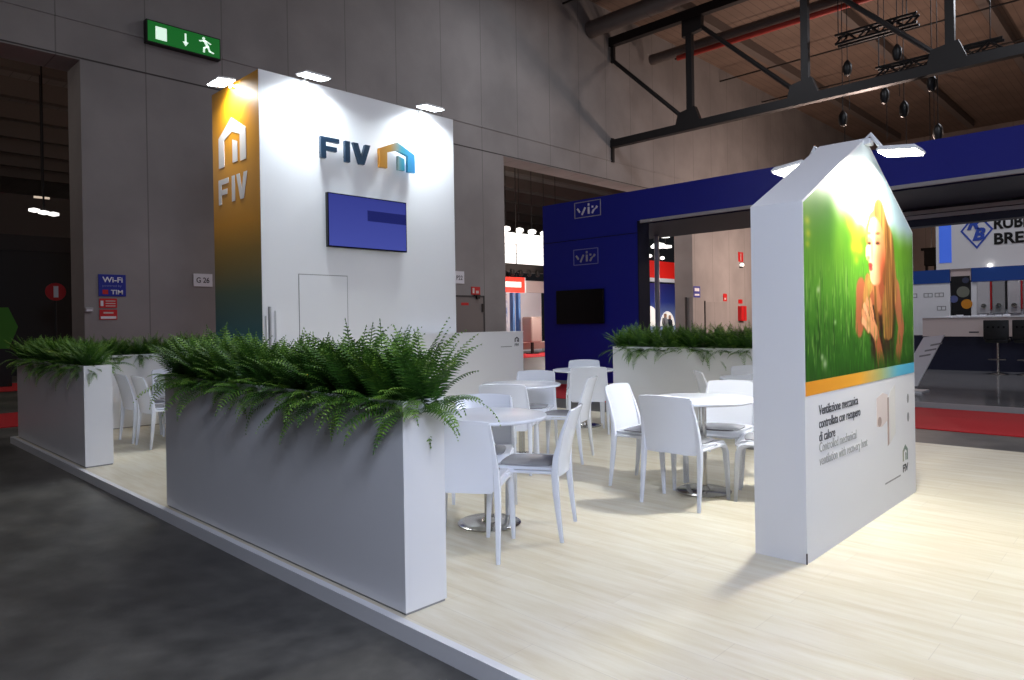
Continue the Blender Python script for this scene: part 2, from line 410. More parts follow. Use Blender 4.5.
# lighting trusses and chain hoists hanging from the roof
def light_truss(label, x0, x1, y, z):
    t = thing('lighting_truss', label, 'truss', (x0, y, z))
    for dy, dz in ((-.13, -.14), (.13, -.14), (-.13, .14), (.13, .14)):
        MB().tube([(x0, y+dy, z+dz), (x1, y+dy, z+dz)], 0.045, 8).build('tube', 'black', t)
    n = int((x1-x0)/0.3)
    for dy in (-.13, .13):
        MB().tube([(x0+(x1-x0)*k/n, y+dy, z+.14*(1 if k % 2 else -1)) for k in range(n+1)], .032, 6).build('lacing', 'black', t)
    for x in (x0+0.05, x1-0.3):
        MB().tube([(x, y, z+.14), (x, y, 13.12)], 0.015, 6).build('cable', 'black', t)
light_truss('upper black lighting truss hanging high under the roof', -5.18, -2.9, 21, 10.05)
light_truss('lower black lighting truss hanging behind the main truss chord', -4.02, -.85, 21, 8.72)
HOISTS = ((-5.2, 9.45, 'hanging just above the truss chord, nearest the wall'), (-3.73, 9.55, 'hanging above the truss chord under the long lighting truss'), (-5.36, 7.85, 'hanging lowest on the left, below the truss chord'),
          (-4.1, 8.30, 'hanging below the truss chord, above the totem peak'), (-2.8, 8.36, 'hanging below the truss chord, highest of the right ones'), (-3.56, 7.75, 'hanging between two hoists just over the totem lamp'), (-2.65, 6.85, 'hanging lowest on the right, just over the blue fascia'))
for (x, z, lab) in HOISTS:
    x = 2.615+(x-2.615)*.958; z = 1.36+(z-1.36)*.958; y = 21.0
    t = thing('chain_hoist', 'black chain hoist '+lab, 'hoist', (x, y, z), 'chain hoists hanging from the roof')
    MB().lathe([(0.02, -0.24), (0.09, -0.2), (0.13, -0.08), (0.13, 0.1), (0.08, 0.2), (0.03, 0.26)], (x, y, z), 14).build('motor', 'black', t, True)
    MB().tube([(x, y, z+0.24), (x, y, 13.12)], 0.012, 6).build('wire', 'dark_steel', t)
    MB().tube([(x+0.05, y, z-1.3), (x+0.05, y, z-0.18)], 0.010, 6).build('chain', 'dark_steel', t)

# ------------------------------------------------------------------ signs on the hall wall
def exit_sign():
    y0, y1, z0, z1 = 3.24, 4.74, 7.36, 7.78
    t = thing('exit_sign', 'green lit emergency exit sign with running figure, high on the wall', 'sign', (XW, (y0+y1)/2, z0))
    box('housing', 'dark_steel', t, XW, y0-.03, z0-.03, XW+0.16, y1+.03, z1+.03, bevel=.01)
    box('face', 'exit_green', t, XW+0.16, y0, z0, XW+0.17, y1, z1)
    X = XW+0.17; wd, h = y1-y0, z1-z0
    quad_on((X, y0+.10*wd, z0+.16*h), PX, .15*wd, .64*h).build('door_symbol', 'exit_white', t)
    def pg(pts, nm):
        mb = MB(); 
        for p in pts: mb.prism([(a*wd, b*h) for a, b in p], (X, y0, z0), PX[0], PX[1], .004)
        return mb.build(nm, 'exit_white', t)
    pg([[(.495, .38), (.52, .38), (.52, .84), (.495, .84)], [(.465, .40), (.507, .18), (.55, .40)]], 'arrow')
    def limb(a, b, r):
        a, b = Vector(a), Vector(b); d = (b-a).normalized(); n = Vector((-d.y, d.x))*r
        s = wd/h
        return [(a.x+n.x/s, a.y+n.y), (b.x+n.x/s, b.y+n.y), (b.x-n.x/s, b.y-n.y), (a.x-n.x/s, a.y-n.y)]
    head = [(.765+.022*math.cos(k*math.pi/6), .84+.075*math.sin(k*math.pi/6)) for k in range(12)]
    pg([head, limb((.775, .74), (.825, .44), .075), limb((.775, .74), (.70, .66), .04), (limb((.785, .75), (.87, .62), .04)),
        limb((.82, .46), (.77, .36), .05), limb((.77, .38), (.765, .12), .05), limb((.825, .46), (.85, .22), .05), limb((.85, .24), (.91, .18), .045)], 'running_figure')
exit_sign()
def wall_sign(name, label, y0, z0, y1, z1, m, th=0.02):
    t = thing(name, label, 'sign', (XW, (y0+y1)/2, z0))
    return box('panel', m, t, XW, y0, z0, XW+th, y1, z1), XW+th
t, X = wall_sign('wall_sign', 'blue wireless internet sign on the grey wall, above two red notices', 2.28, 2.02, 2.78, 2.46, 'blue_print')
text('Wi-Fi', 'white_print', t, (X, 2.35, 2.30), PX, .37, .11, bold=.02)
text('powered by', 'grey_line', t, (X, 2.35, 2.20), PX, .35, .055)
text('TIM', 'white_print', t, (X, 2.50, 2.06), PX, .22, .09, bold=.02)
quad_on((X, 2.35, 2.06), PX, .10, .09).build('emblem', 'red_print', t)
t, X = wall_sign('safety_notice', 'upper red fire notice under the blue sign on the grey wall', 2.29, 1.785, 2.61, 1.975, 'red_print')
quad_on((X, 2.31, 1.82), PX, .05, .11).build('pictogram', 'white_print', t)
for k in range(3): quad_on((X, 2.40, 1.815+.05*k), PX, .18, .018).build('text_line', 'print_pink', t)
t, X = wall_sign('safety_notice', 'lower red notice with white strip under the blue sign', 2.29, 1.55, 2.61, 1.75, 'red_print')
quad_on((X, 2.31, 1.565), PX, .28, .05).build('white_strip', 'white_print', t)
quad_on((X, 2.36, 1.67), PX, .18, .03).build('text_line', 'print_pink', t)
t = thing('wall_socket_box', 'small pale box on the grey wall left of the red notices', 'box', (XW, 2.1, 1.70))
box('housing', 'grey_rail', t, XW, 2.03, 1.70, XW+.06, 2.17, 1.79, bevel=.01); box('front_lip', 'white_print', t, XW+.06, 2.05, 1.72, XW+.07, 2.15, 1.75)
t, X = wall_sign('stand_number_sign', 'white stand number plate G26 on the wall left of the tower', 4.14, 2.265, 4.55, 2.545, 'white_print')
text('G 26', 'print_dark', t, (X, 4.20, 2.345), PX, .28, .12, bold=.01)
t, X = wall_sign('stand_number_sign', 'white stand number plate right of the white tower', 11.68, 2.55, 12.11, 2.92, 'white_print')
text('P22', 'print_dark', t, (X, 11.80, 2.66), PX, .24, .13)
t = thing('service_door', 'grey service door in the hall wall right of the tower', 'door', (XW, 12.3, ZF))
box('leaf', mat('door_grey', (128, 120, 116), 0.6), t, XW, 11.6, ZF, XW+.03, 12.88, 2.15); box('frame', 'joint_dark', t, XW, 12.88, ZF, XW+.04, 12.93, 2.2)
box('frame', 'joint_dark', t, XW, 11.6, 2.15, XW+.04, 12.93, 2.2)
box('hinge', 'black', t, XW+.03, 12.80, 1.7, XW+.06, 12.86, 1.95)
quad_on((XW+.031, 11.96, 1.90), PX, .30, .08, .004).build('red_label', 'red_print', t)
t, X = wall_sign('safety_notice', 'red fire hose pictogram on the wall above the service door', 12.40, 2.23, 12.76, 2.47, 'red_print')
quad_on((X, 12.44, 2.27), PX, .08, .16).build('pictogram', 'print_pink', t); quad_on((X, 12.58, 2.27), PX, .12, .08).build('pictogram', 'print_pink', t)
t = thing('alarm_box', 'small dark alarm box above the door corner', 'box', (XW, 12.6, 2.21)); box('housing', 'black', t, XW, 12.50, 2.20, XW+.08, 12.72, 2.225); box('bell', 'dark_steel', t, XW, 12.56, 2.10, XW+.10, 12.68, 2.20)
# far pier seen through the blue portal
t, X = wall_sign('wall_sign', 'blue notice on the pink-lit wall edge seen through the blue portal', 25.75, 2.34, 26.32, 2.84, 'blue_print')
quad_on((X, 25.83, 2.62), PX, .4, .14).build('text_line', 'white_print', t); quad_on((X, 25.83, 2.42), PX, .4, .08).build('text_line', 'white_print', t)
t, X = wall_sign('safety_notice', 'tall red and white notice high on the pink-lit wall', 30.10, 4.15, 30.6, 4.62, 'red_print')
quad_on((X, 30.28, 4.2), PX, .12, .36).build('stripe', 'print_pinkdark', t)
t = thing('beacon_lamp', 'small white beacon lamp below the high red notice', 'lamp', (XW, 30.25, 3.9)); MB().lathe([(.02, 0), (.10, .03), (.11, .12), (.04, .18)], (XW+.12, 30.25, 3.9), 12).build('globe', mat('beacon', (255, 250, 240), .4, emit=(255, 250, 240), estr=1.2), t, True); box('bracket', 'black', t, XW, 30.2, 3.85, XW+.14, 30.3, 3.91)
t, X = wall_sign('safety_notice', 'small red notice on the pink-lit wall behind the rear planter', 28.5, 2.2, 28.85, 2.56, 'red_print'); quad_on((X, 28.6, 2.28), PX, .14, .08).build('text_line', 'print_pink', t)
t = thing('fire_hose_cabinet', 'tall red fire cabinet on the pink-lit wall beside the totem', 'cabinet', (XW, 30.25, 1.25))
box('body', 'red_print', t, XW, 29.98, 1.25, XW+.2, 30.52, 1.98, bevel=.01); box('sign_plate', 'red_print', t, XW, 30.05, 2.1, XW+.02, 30.45, 2.3); box('door_line', 'joint_dark', t, XW+.2, 30.24, 1.28, XW+.205, 30.26, 1.95)
t = thing('service_door', 'pink-lit service door on the wall behind the rear planter', 'door', (XW, 27.6, ZF)); box('leaf', 'wall_panels', t, XW, 26.75, ZF, XW+.04, 28.8, 2.15); box('frame', 'joint_dark', t, XW, 26.70, ZF, XW+.05, 26.75, 2.2)
o = MB().tube([(XW-.3, 25.62, ZF), (XW-.3, 25.62, 2.35)], .05, 8).build('stand_pipe', 'joint_dark', None, True)
tag(o, 'thin upright pipe against the opening side behind the portal', 'pipe')

# ------------------------------------------------------------------ the neighbouring hall through the openings
t = thing('light_canopy', 'glowing white lamp canopy hanging beyond the right wall opening', 'lamp', (-19, 21, 4.0))
canopy_m = mat('canopy_glow', (255, 255, 252), .5, emit=(255, 252, 246), estr=1.6)
box('canopy', canopy_m, t, -20.6, 18.9, 4.05, -19.0, 23.8, 5.4, bevel=.05)
for k in range(6):
    MB().lathe([(.02, -.12), (.16, -.08), (.2, 0), (.16, .08), (.02, .12)], (-18.95, 19.2+.85*k, 5.52), 12).build('globe_lamp', canopy_m, t, True)
    box('hanger', 'black', t, -18.99, 19.19+.85*k, 5.6, -18.97, 19.21+.85*k, 9.6)
for z in (4.45, 4.85): box('rib', 'grey_rail', t, -19.0, 18.9, z, -18.99, 23.8, z+.02)
t = thing('stage_truss', 'black stage truss under the glowing canopy beyond the opening', 'truss', (-19, 21, 3.6))
box('beam', 'black', t, -19.2, 18.8, 3.62, -18.8, 24, 3.98)
for k in range(8): MB().lathe([(.03, 0), (.1, .06), (.1, .22), (.04, .3)], (-18.75, 19.1+.55*k, 3.42), 10).build('spot_can', 'black', t, True)
t = thing('hanging_sign', 'red sign with white lettering hanging beyond the wall opening', 'sign', (-18.9, 20, 2.7))
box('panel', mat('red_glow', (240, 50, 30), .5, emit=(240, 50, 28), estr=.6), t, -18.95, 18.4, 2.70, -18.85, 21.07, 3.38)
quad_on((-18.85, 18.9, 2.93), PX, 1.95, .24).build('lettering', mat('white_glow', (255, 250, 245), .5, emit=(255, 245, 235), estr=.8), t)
for y in (18.8, 20.6): box('cable', 'dark_steel', t, -18.92, y, 3.38, -18.89, y+.03, 9.6)
box('side_edge', 'white_print', t, -18.96, 21.07, 2.70, -18.84, 21.14, 3.38)
t = thing('exhibition_booth', 'pale booth wall with blue posts and a picture beyond the opening', 'booth', (-19.5, 20.5, ZF))
box('back_wall', 'white_print', t, -21.0, 18.4, ZF, -20.9, 24.5, 2.9)
box('pale_fascia', 'print_pink', t, -19.6, 21.2, 2.75, -19.4, 24.5, 3.3)
for y in (20.55, 20.92): box('blue_post', mat('blue_post', (90, 140, 200), .5), t, -19.3, y, ZF, -19.1, y+.13, 2.70)
MB().box(-19.35, 18.6, .3, -19.3, 20.4, 2.65).build('picture', mat('booth_picture', (70, 110, 170), .5, noise=(2.2, (235, 232, 228), .12)), t)
box('plinth', 'print_pinkdark', t, -19.9, 21.1, .12, -19.0, 24.5, .42)
o = thing('armchair', 'dusty pink armchair beyond the wall opening beside the blue stand', 'chair', (-18.6, 21.1, ZF))
box('body', 'print_pinkdark', o, -18.9, 20.9, .45, -18.3, 21.6, 1.6, bevel=.06); box('leg', 'black', o, -18.65, 21.2, ZF, -18.55, 21.3, .45); box('base', 'black', o, -18.8, 21.05, ZF, -18.4, 21.5, -.04)
# beyond the portal: red banner booth with a sky-blue backdrop and two people
t = thing('exhibition_booth', 'red banner booth with deep blue picture wall seen through the portal', 'booth', (-19, 33, ZF))
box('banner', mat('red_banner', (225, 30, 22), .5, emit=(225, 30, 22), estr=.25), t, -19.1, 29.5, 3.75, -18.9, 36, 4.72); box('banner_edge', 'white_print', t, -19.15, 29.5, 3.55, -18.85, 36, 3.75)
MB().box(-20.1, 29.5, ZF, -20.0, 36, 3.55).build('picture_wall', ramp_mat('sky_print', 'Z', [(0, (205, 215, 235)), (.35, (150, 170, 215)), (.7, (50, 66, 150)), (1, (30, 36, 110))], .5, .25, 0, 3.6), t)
for (y, rr) in ((31.0, .75), (33.0, 1.1), (35.0, .8)):
    MB().prism([(rr*math.cos(a*math.pi/16), rr*1.1*math.sin(a*math.pi/16)) for a in range(17)], (-20.0, y, 1.0), PX[0], PX[1], .02).build('white_arch', 'white_glow', t)  # glow added to the white print, which would stay dark here
for (y, z) in ((31.3, 4.95), (32.6, 4.9)): MB().lathe([(.02, -.1), (.13, -.05), (.13, .05), (.02, .1)], (-18.8, y, z), 10).build('spot_lamp', canopy_m, t, True)
t = thing('pendant_lamp', 'bright ceiling lamp cluster seen through the portal beside the post', 'lamp', (-19, 33, 5.6))
MB().lathe([(.05, -.14), (.42, -.1), (.46, 0), (.3, .14), (.05, .2)], (-19, 32.55, 5.6), 16).build('shade', canopy_m, t, True); MB().lathe([(.05, -.1), (.3, -.06), (.3, .06), (.05, .1)], (-19, 33.4, 5.62), 16).build('shade', canopy_m, t, True); MB().lathe([(.05, -.08), (.25, -.05), (.25, .05), (.05, .08)], (-19, 33.3, 6.2), 16).build('shade', canopy_m, t, True)
box('rod', 'dark_steel', t, -19.02, 32.53, 5.7, -18.98, 32.57, 9.6); box('crossbar', 'dark_steel', t, -19.02, 32.5, 5.72, -18.98, 33.5, 5.76); box('rod', 'dark_steel', t, -19.02, 33.28, 5.7, -18.98, 33.32, 9.6)
def far_person(label, y, x, h, top, bottom):
    """small standing visitor, one continuous skinned body"""
    k = h/1.75
    P = {'pel': (0, 0, .95), 'che': (0, 0, 1.28), 'nek': (0, 0, 1.48), 'hed': (.02, 0, 1.62), 'top': (.02, 0, 1.72),
         'hl': (0, .10, .9), 'kl': (.03, .12, .5), 'al': (0, .12, .07), 'tl': (.14, .13, .03), 'hr': (0, -.10, .9), 'kr': (.03, -.12, .5), 'ar': (0, -.12, .07), 'tr': (.14, -.13, .03),
         'sl': (0, .19, 1.42), 'el': (0, .25, 1.15), 'wl': (.10, .22, .92), 'fl': (.14, .21, .82), 'sr': (0, -.19, 1.42), 'er': (0, -.25, 1.15), 'wr': (.12, -.2, .95), 'fr': (.17, -.17, .88)}
    E = [('pel', 'che'), ('che', 'nek'), ('nek', 'hed'), ('hed', 'top'), ('pel', 'hl'), ('hl', 'kl'), ('kl', 'al'), ('al', 'tl'), ('pel', 'hr'), ('hr', 'kr'), ('kr', 'ar'), ('ar', 'tr'), ('che', 'sl'), ('sl', 'el'), ('el', 'wl'), ('wl', 'fl'), ('che', 'sr'), ('sr', 'er'), ('er', 'wr'), ('wr', 'fr')]
    Rd = {'pel': .14, 'che': .16, 'nek': .055, 'hed': .10, 'top': .07, 'hl': .09, 'kl': .06, 'al': .04, 'tl': .035, 'hr': .09, 'kr': .06, 'ar': .04, 'tr': .035, 'sl': .065, 'el': .045, 'wl': .03, 'fl': .03, 'sr': .065, 'er': .045, 'wr': .03, 'fr': .03}
    ks = list(P); me = bpy.data.meshes.new('person'); me.from_pydata([tuple(c*k for c in P[q]) for q in ks], [(ks.index(a), ks.index(b)) for a, b in E], [])
    o = bpy.data.objects.new('person', me); COL.objects.link(o); o.location = (x, y, ZF)
    md = o.modifiers.new('skin', 'SKIN'); md.use_smooth_shade = True
    for v, q in zip(me.skin_vertices[0].data, ks): v.radius = (Rd[q]*k, Rd[q]*k); v.use_root = (q == 'pel')
    o.modifiers.new('sub', 'SUBSURF').levels = 1; o.modifiers['sub'].render_levels = 1
    m = bpy.data.materials.new('clothed_person'); m.use_nodes = True; nt = m.node_tree; b = nt.nodes['Principled BSDF']
    tc = nt.nodes.new('ShaderNodeTexCoord'); sp = nt.nodes.new('ShaderNodeSeparateXYZ'); nt.links.new(tc.outputs['Object'], sp.inputs[0])
    rp = nt.nodes.new('ShaderNodeValToRGB'); rp.color_ramp.interpolation = 'CONSTANT'; mr = nt.nodes.new('ShaderNodeMapRange'); mr.inputs[2].default_value = 1.8*k
    nt.links.new(sp.outputs[2], mr.inputs[0]); nt.links.new(mr.outputs[0], rp.inputs[0])
    cr = rp.color_ramp; cr.elements[0].color = (*lin((25, 22, 22)), 1); cr.elements[1].position = .045; cr.elements[1].color = (*lin(bottom), 1)
    for p_, c_ in ((.53, top), (.83, (205, 160, 135)), (.925, (50, 35, 28))):
        e = cr.elements.new(p_); e.color = (*lin(c_), 1)
    nt.links.new(rp.outputs[0], b.inputs['Base Color']); me.materials.append(m)
    tag(o, label, 'person')
far_person('standing person in a light grey top, small, in front of the blue picture wall', 32.15, -18.4, 1.85, (150, 150, 155), (60, 60, 75))
far_person('standing person in dark clothes beside the person in grey, small', 32.95, -18.6, 1.75, (35, 40, 60), (25, 28, 45))
# left opening: far lamp, dark vehicle-like stand, red-white marker
t = thing('ceiling_lamp', 'bright ceiling lamp glowing in the dark hall through the left opening', 'lamp', (-19, 2.7, 4.45))
for k, (y, z) in enumerate(((2.45, 4.5), (2.66, 4.46), (2.88, 4.44))): MB().lathe([(.02, -.06), (.13, -.03), (.13, .03), (.02, .06)], (-19, y, z), 12).build('shade', canopy_m, t, True)
box('rod', 'dark_steel', t, -19.02, 2.64, 4.5, -18.98, 2.68, 9.6); box('rail', 'dark_steel', t, -19.03, 2.35, 4.5, -18.97, 2.98, 4.53)
t = thing('strip_lamp', 'small faint strip lamp above the bright lamp in the dark hall', 'lamp', (-22, 3.2, 5.35)); box('tube', mat('dim_tube', (255, 240, 220), .5, emit=(255, 235, 210), estr=.5), t, -22, 3.05, 5.3, -21.95, 3.45, 5.36); box('rod', 'dark_steel', t, -22, 3.24, 5.36, -21.97, 3.27, 9.0)
t = thing('dark_booth', 'large unlit dark booth in the hall through the left opening', 'booth', (-24, 2, ZF))
box('front_panel', 'black', t, -24.4, -8, ZF, -24.0, 7.5, 3.9); box('top_edge', 'dark_steel', t, -24.45, -8, 3.9, -23.95, 7.5, 4.4)
t = thing('green_display_case', 'dim green display with dark round holes in the left opening', 'display', (-19, 1.5, ZF))
MB().prism([(0, .9), (1.35, .9), (1.55, 1.45), (1.35, 1.95), (0, 1.95)], (-19.2, .5, 0), PX[0], PX[1], .2).build('body', mat('dim_green', (70, 150, 40), .6), t)
for y in (.85, 1.3): MB().tube([(-19.02, y, 1.4), (-18.98, y, 1.4)], .17, 16).build('hole', 'black', t)
box('stand', 'black', t, -19.2, .5, ZF, -19.0, 1.9, .9)
t = thing('marker_post', 'thin post with red and white disc in the dark left opening', 'sign', (-17.5, 2.55, ZF)); MB().tube([(-17.5, 2.55, ZF), (-17.5, 2.55, 2.1)], .025, 8).build('post', 'dark_steel', t); MB().tube([(-17.48, 2.55, 2.3), (-17.44, 2.55, 2.3)], .22, 20).build('disc', 'red_print', t); box('stripe', 'white_print', t, -17.44, 2.5, 2.16, -17.43, 2.6, 2.44)
# red carpets on the hall floor
def carpet(label, *a): tag(box('carpet_runner', 'carpet_red', None, *a), label, 'carpet')
carpet('wide red carpet runner between the white stand and the blue stand', -12.95, 8.0, ZF, 20, 10.25, ZF+.012)
carpet('nearer red carpet runner on the hall floor left of the planters', -12.05, -9, ZF, -9.95, 7.2, ZF+.012)
carpet('farther red carpet runner beyond the left wall opening', -20.2, -9, ZF, -17.3, 12, ZF+.012)
carpet('red carpet runner beyond the right wall opening', -19.0, 14.5, ZF, -16.5, 30, ZF+.012)

# ------------------------------------------------------------------ the white stand: deck
struct(box('floor_deck', 'deck_planks', None, -8.15, -.02, ZF, 7.5, 6.43, 0))
struct(box('trim_3', 'white_laminate', None, -8.19, -.06, ZF, 7.5, -.02, .001))
struct(box('trim_4', 'white_laminate', None, -8.19, -.02, ZF, -8.15, 6.43, .001))

# ------------------------------------------------------------------ display tower
TX, TY, TW, TD, TH = -5.459, 2.012, 3.13, 1.36, 4.5
def tower():
    t = thing('display_tower', 'tall white stand tower with an orange to teal side face', 'tower', (TX-TD/2, TY+TW/2, 0))
    box('body', 'white_matt', t, TX-TD, TY+.012, 0, TX, TY+TW, TH)
    g = ramp_mat('tower_side_print', 'Z', [(0, (28, 92, 128)), (.24, (40, 98, 118)), (.40, (92, 108, 92)), (.52, (160, 128, 60)), (.60, (214, 148, 28)), (1, (226, 156, 22))], .45, 0, 0, TH)
    box('side_graphic', g, t, TX-TD, TY, 0, TX-.012, TY+.012, TH)
    box('corner_trim', 'white_laminate', t, TX-.012, TY, 0, TX, TY+.012, TH)
    d = box('door', 'white_matt', t, TX, 2.505, .01, TX+.006, 3.205, 2.012)
    for nm, a in (('door_gap', (2.495, .01, 2.505, 2.022)), ('door_gap', (3.205, .01, 3.215, 2.022)), ('door_gap', (2.495, 2.012, 3.215, 2.022))):
        box(nm, 'print_grey', d, TX, a[0], a[1], TX+.003, a[2], a[3])
    # side marks
    a, b = house_polys(.80, .60)
    mb = MB(); mb.prism(a, (-6.62, TY, 3.47), MY[0], MY[1], .006); mb.prism(b, (-6.62, TY, 3.47), MY[0], MY[1], .006)
    mb.build('house_mark', 'white_print', t)
    for poly, nm in fiv_polys(.84, .33): 
        q = MB(); 
        for pl in poly: q.prism(pl, (-6.64, TY, 2.985), MY[0], MY[1], .006)
        q.build('letter', 'white_print', t)
    # raised letters on the front, standing off the face
    for poly, nm in fiv_polys(.76, .278):
        q = MB()
        for pl in poly: q.prism(pl, (TX+.05, 2.792, 3.53), PX[0], PX[1], .05)
        s = q.build('letter', 'navy_letter', t)
        c = [{'F': .035, 'I': .76*.475+.035, 'V': .76*.8175}[nm]]
        box('stand_off', 'steel', s, TX, 2.792+c[0]-.01, 3.60, TX+.05, 2.792+c[0]+.01, 3.62)
    a, b = house_polys(.614, .395)
    mb = MB(); mb.prism(a, (TX+.05, 3.699, 3.54), PX[0], PX[1], .05); mb.prism(b, (TX+.05, 3.699, 3.54), PX[0], PX[1], .05)
    gm = ramp_mat('house_gradient', 'Y', [(0, (196, 132, 40)), (.3, (186, 140, 60)), (.62, (60, 150, 170)), (1, (60, 140, 200))], .4, 0, 3.699-(TY+TW/2), 4.313-(TY+TW/2))
    s = mb.build('house_mark', gm, t); box('stand_off', 'steel', s, TX, 3.74, 3.70, TX+.05, 3.76, 3.72); box('stand_off', 'steel', s, TX, 4.25, 3.70, TX+.05, 4.27, 3.72)
    return t
def fiv_polys(w, h):
    """the three letters F, I, V as block polygons in a w by h box"""
    t = .27*h; fw = .36*w
    F = [[(0, 0), (t, 0), (t, h*.37), (fw*.86, h*.37), (fw*.86, h*.58), (t, h*.58), (t, h*.79), (fw, h*.79), (fw, h), (0, h)]]
    xi = w*.475
    I = [[(xi, 0), (xi+t, 0), (xi+t, h), (xi, h)]]
    xv = w*.635; wv = w-xv
    V = [[(xv+wv/2-.14*h, 0), (xv+wv/2+.14*h, 0), (xv+wv, h), (xv+wv-.29*h, h), (xv+wv/2, h*.34), (xv+.29*h, h), (xv, h)]]
    return [(F, 'F'), (I, 'I'), (V, 'V')]
tower()
# slim uprights on the tower front
for (y, z1, lab) in ((1.985+.06, 1.49, 'short slim clear upright at the tower front corner'), (2.09, 1.60, 'tallest slim grey upright on the tower front by the corner'), (2.17, 1.55, 'slim pale upright right of the taller grey one')):
    t = thing('slim_upright', lab, 'slim_bar', (TX, y, 0.9)); box('upright', 'grey_rail' if z1 > 1.58 else 'white_laminate', t, TX, y-.008, .9, TX+.05, y+.008, z1); box('foot', 'grey_rail', t, TX, y-.02, .88, TX+.12, y+.02, .90)
# screen
def tv():
    t = thing('television', 'flat television with blue screen on the white tower front', 'television', (TX, 3.55, 2.39))
    y0, y1, z0, z1 = 2.888, 4.165, 2.385, 3.10
    box('mount', 'black', t, TX, 3.3, 2.6, TX+.02, 3.8, 2.9)
    box('casing', 'black_gloss', t, TX+.02, y0, z0, TX+.075, y1, z1, bevel=.004)
    m = bpy.data.materials.new('screen_blue'); m.use_nodes = True; nt = m.node_tree; b = nt.nodes['Principled BSDF']
    tc = nt.nodes.new('ShaderNodeTexCoord'); sp = nt.nodes.new('ShaderNodeSeparateXYZ'); nt.links.new(tc.outputs['Object'], sp.inputs[0])
    rp = nt.nodes.new('ShaderNodeValToRGB'); mr = nt.nodes.new('ShaderNodeMapRange'); mr.inputs[1].default_value = 0; mr.inputs[2].default_value = z1-z0
    nt.links.new(sp.outputs[2], mr.inputs[0]); nt.links.new(mr.outputs[0], rp.inputs[0]); cr = rp.color_ramp
    cr.elements[0].color = (*lin((78, 88, 178)), 1); cr.elements[1].color = (*lin((62, 70, 156)), 1)
    b.inputs['Base Color'].default_value = (*lin((10, 12, 30)), 1); b.inputs['Roughness'].default_value = .12
    nt.links.new(rp.outputs[0], b.inputs['Emission Color']); b.inputs['Emission Strength'].default_value = .75
    MATS['screen_blue'] = m
    s = box('screen', 'screen_blue', t, TX+.075, y0+.015, z0+.02, TX+.077, y1-.015, z1-.015)
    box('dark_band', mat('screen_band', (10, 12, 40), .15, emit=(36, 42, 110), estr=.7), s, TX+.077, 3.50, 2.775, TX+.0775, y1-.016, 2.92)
tv()

# ------------------------------------------------------------------ flood lamps
def flood(label, base, d, power, color, lens, reach=.42, aim=None, rise=.0, side=0.0, wid=.36, spread=150):
    """arm flood lamp: base plate on the edge, arm along d, slab head with a lens underneath and its light"""
    base = Vector(base); d = Vector(d).normalized(); sd = Vector((-d.y, d.x, 0))
    t = thing('arm_spotlight', label, 'lamp', base)
    tip = base + d*reach + Vector((0, 0, rise))
    MB().tube([base - d*.02 + Vector((0, 0, 0)), base + Vector((0, 0, .05)) + d*.03, tip - d*.10 + Vector((0, 0, .03))], .014, 8).build('arm', 'lamp_body', t, True)
    b = MB(); c = base
    b.box(c.x-.04, c.y-.04, c.z-.02, c.x+.04, c.y+.04, c.z+.02, bevel=.006); b.build('clamp', 'lamp_body', t)
    dn = (aim if aim is not None else Vector((0, 0, -1)) - d*.12).normalized()
    fx = (d - dn*d.dot(dn)).normalized()
    h = MB(); hw, hl = wid/2, .115
    def P(a, b_, c_): return tip + fx*a + sd*b_ - dn*c_
    rings = [[P(-hl*s, -hw*s, c_), P(hl*s, -hw*s, c_), P(hl*s, hw*s, c_), P(-hl*s, hw*s, c_)] for s, c_ in ((1, 0), (1, .012), (.85, .030))]
    hd = h.loft(rings).build('head', 'lamp_body', t)
    q = MB(); s = .92
    q.loft([[P(-hl*s, -hw*s, -.012), P(hl*s, -hw*s, -.012), P(hl*s, hw*s, -.012), P(-hl*s, hw*s, -.012)], [P(-hl*s, -hw*s, 0), P(hl*s, -hw*s, 0), P(hl*s, hw*s, 0), P(-hl*s, hw*s, 0)]])
    q.build('lens', lens, hd)
    l = area('lamp_light', P(0, 0, -.03), P(0, 0, -1), hl*1.6, hw*1.8, power, color, t, spread)
    return t
COOL = (0.84, 0.94, 1.0); WARM = (1.0, 0.97, 0.86)
flood('arm spotlight over the orange side of the tower', (-6.15, TY, 4.45), (0, -1, 0), 20, (1, .97, .90), 'lens', reach=.16, rise=.02)
flood('arm spotlight over the tower front, left of the two', (TX, 2.62, 4.47), (1, 0, 0), 36, COOL, 'lens', reach=.24, rise=.02)
flood('arm spotlight over the tower front, right of the two', (TX, 4.50, 4.47), (1, 0, 0), 36, COOL, 'lens', reach=.24, rise=.02)

# ------------------------------------------------------------------ counter wall beside the tower
def low_wall():
    t = thing('low_wall', 'low white partition wall beside the tower with small house mark', 'partition', (-5.3, 5.7, 0))
    box('panel', 'white_laminate', t, -5.40, 4.10, 0, -5.25, 6.42, 1.205)
    box('cap', 'white_laminate', t, -5.41, 4.095, 1.205, -5.24, 6.425, 1.215)
    a, b = house_polys(.10, .085)
    mb = MB(); mb.prism(a, (-5.25, 6.22, 1.04), PX[0], PX[1], .002); mb.prism(b, (-5.25, 6.22, 1.04), PX[0], PX[1], .002); mb.build('house_mark', 'print_dark', t)
    text('FIV', 'print_dark', t, (-5.25, 6.22, .97), PX, .10, .045, bold=.02, depth=.002)
    quad_on((-5.25, 5.90, .965), PX, .25, .012, .002).build('text_line', 'print_grey', t)
low_wall()

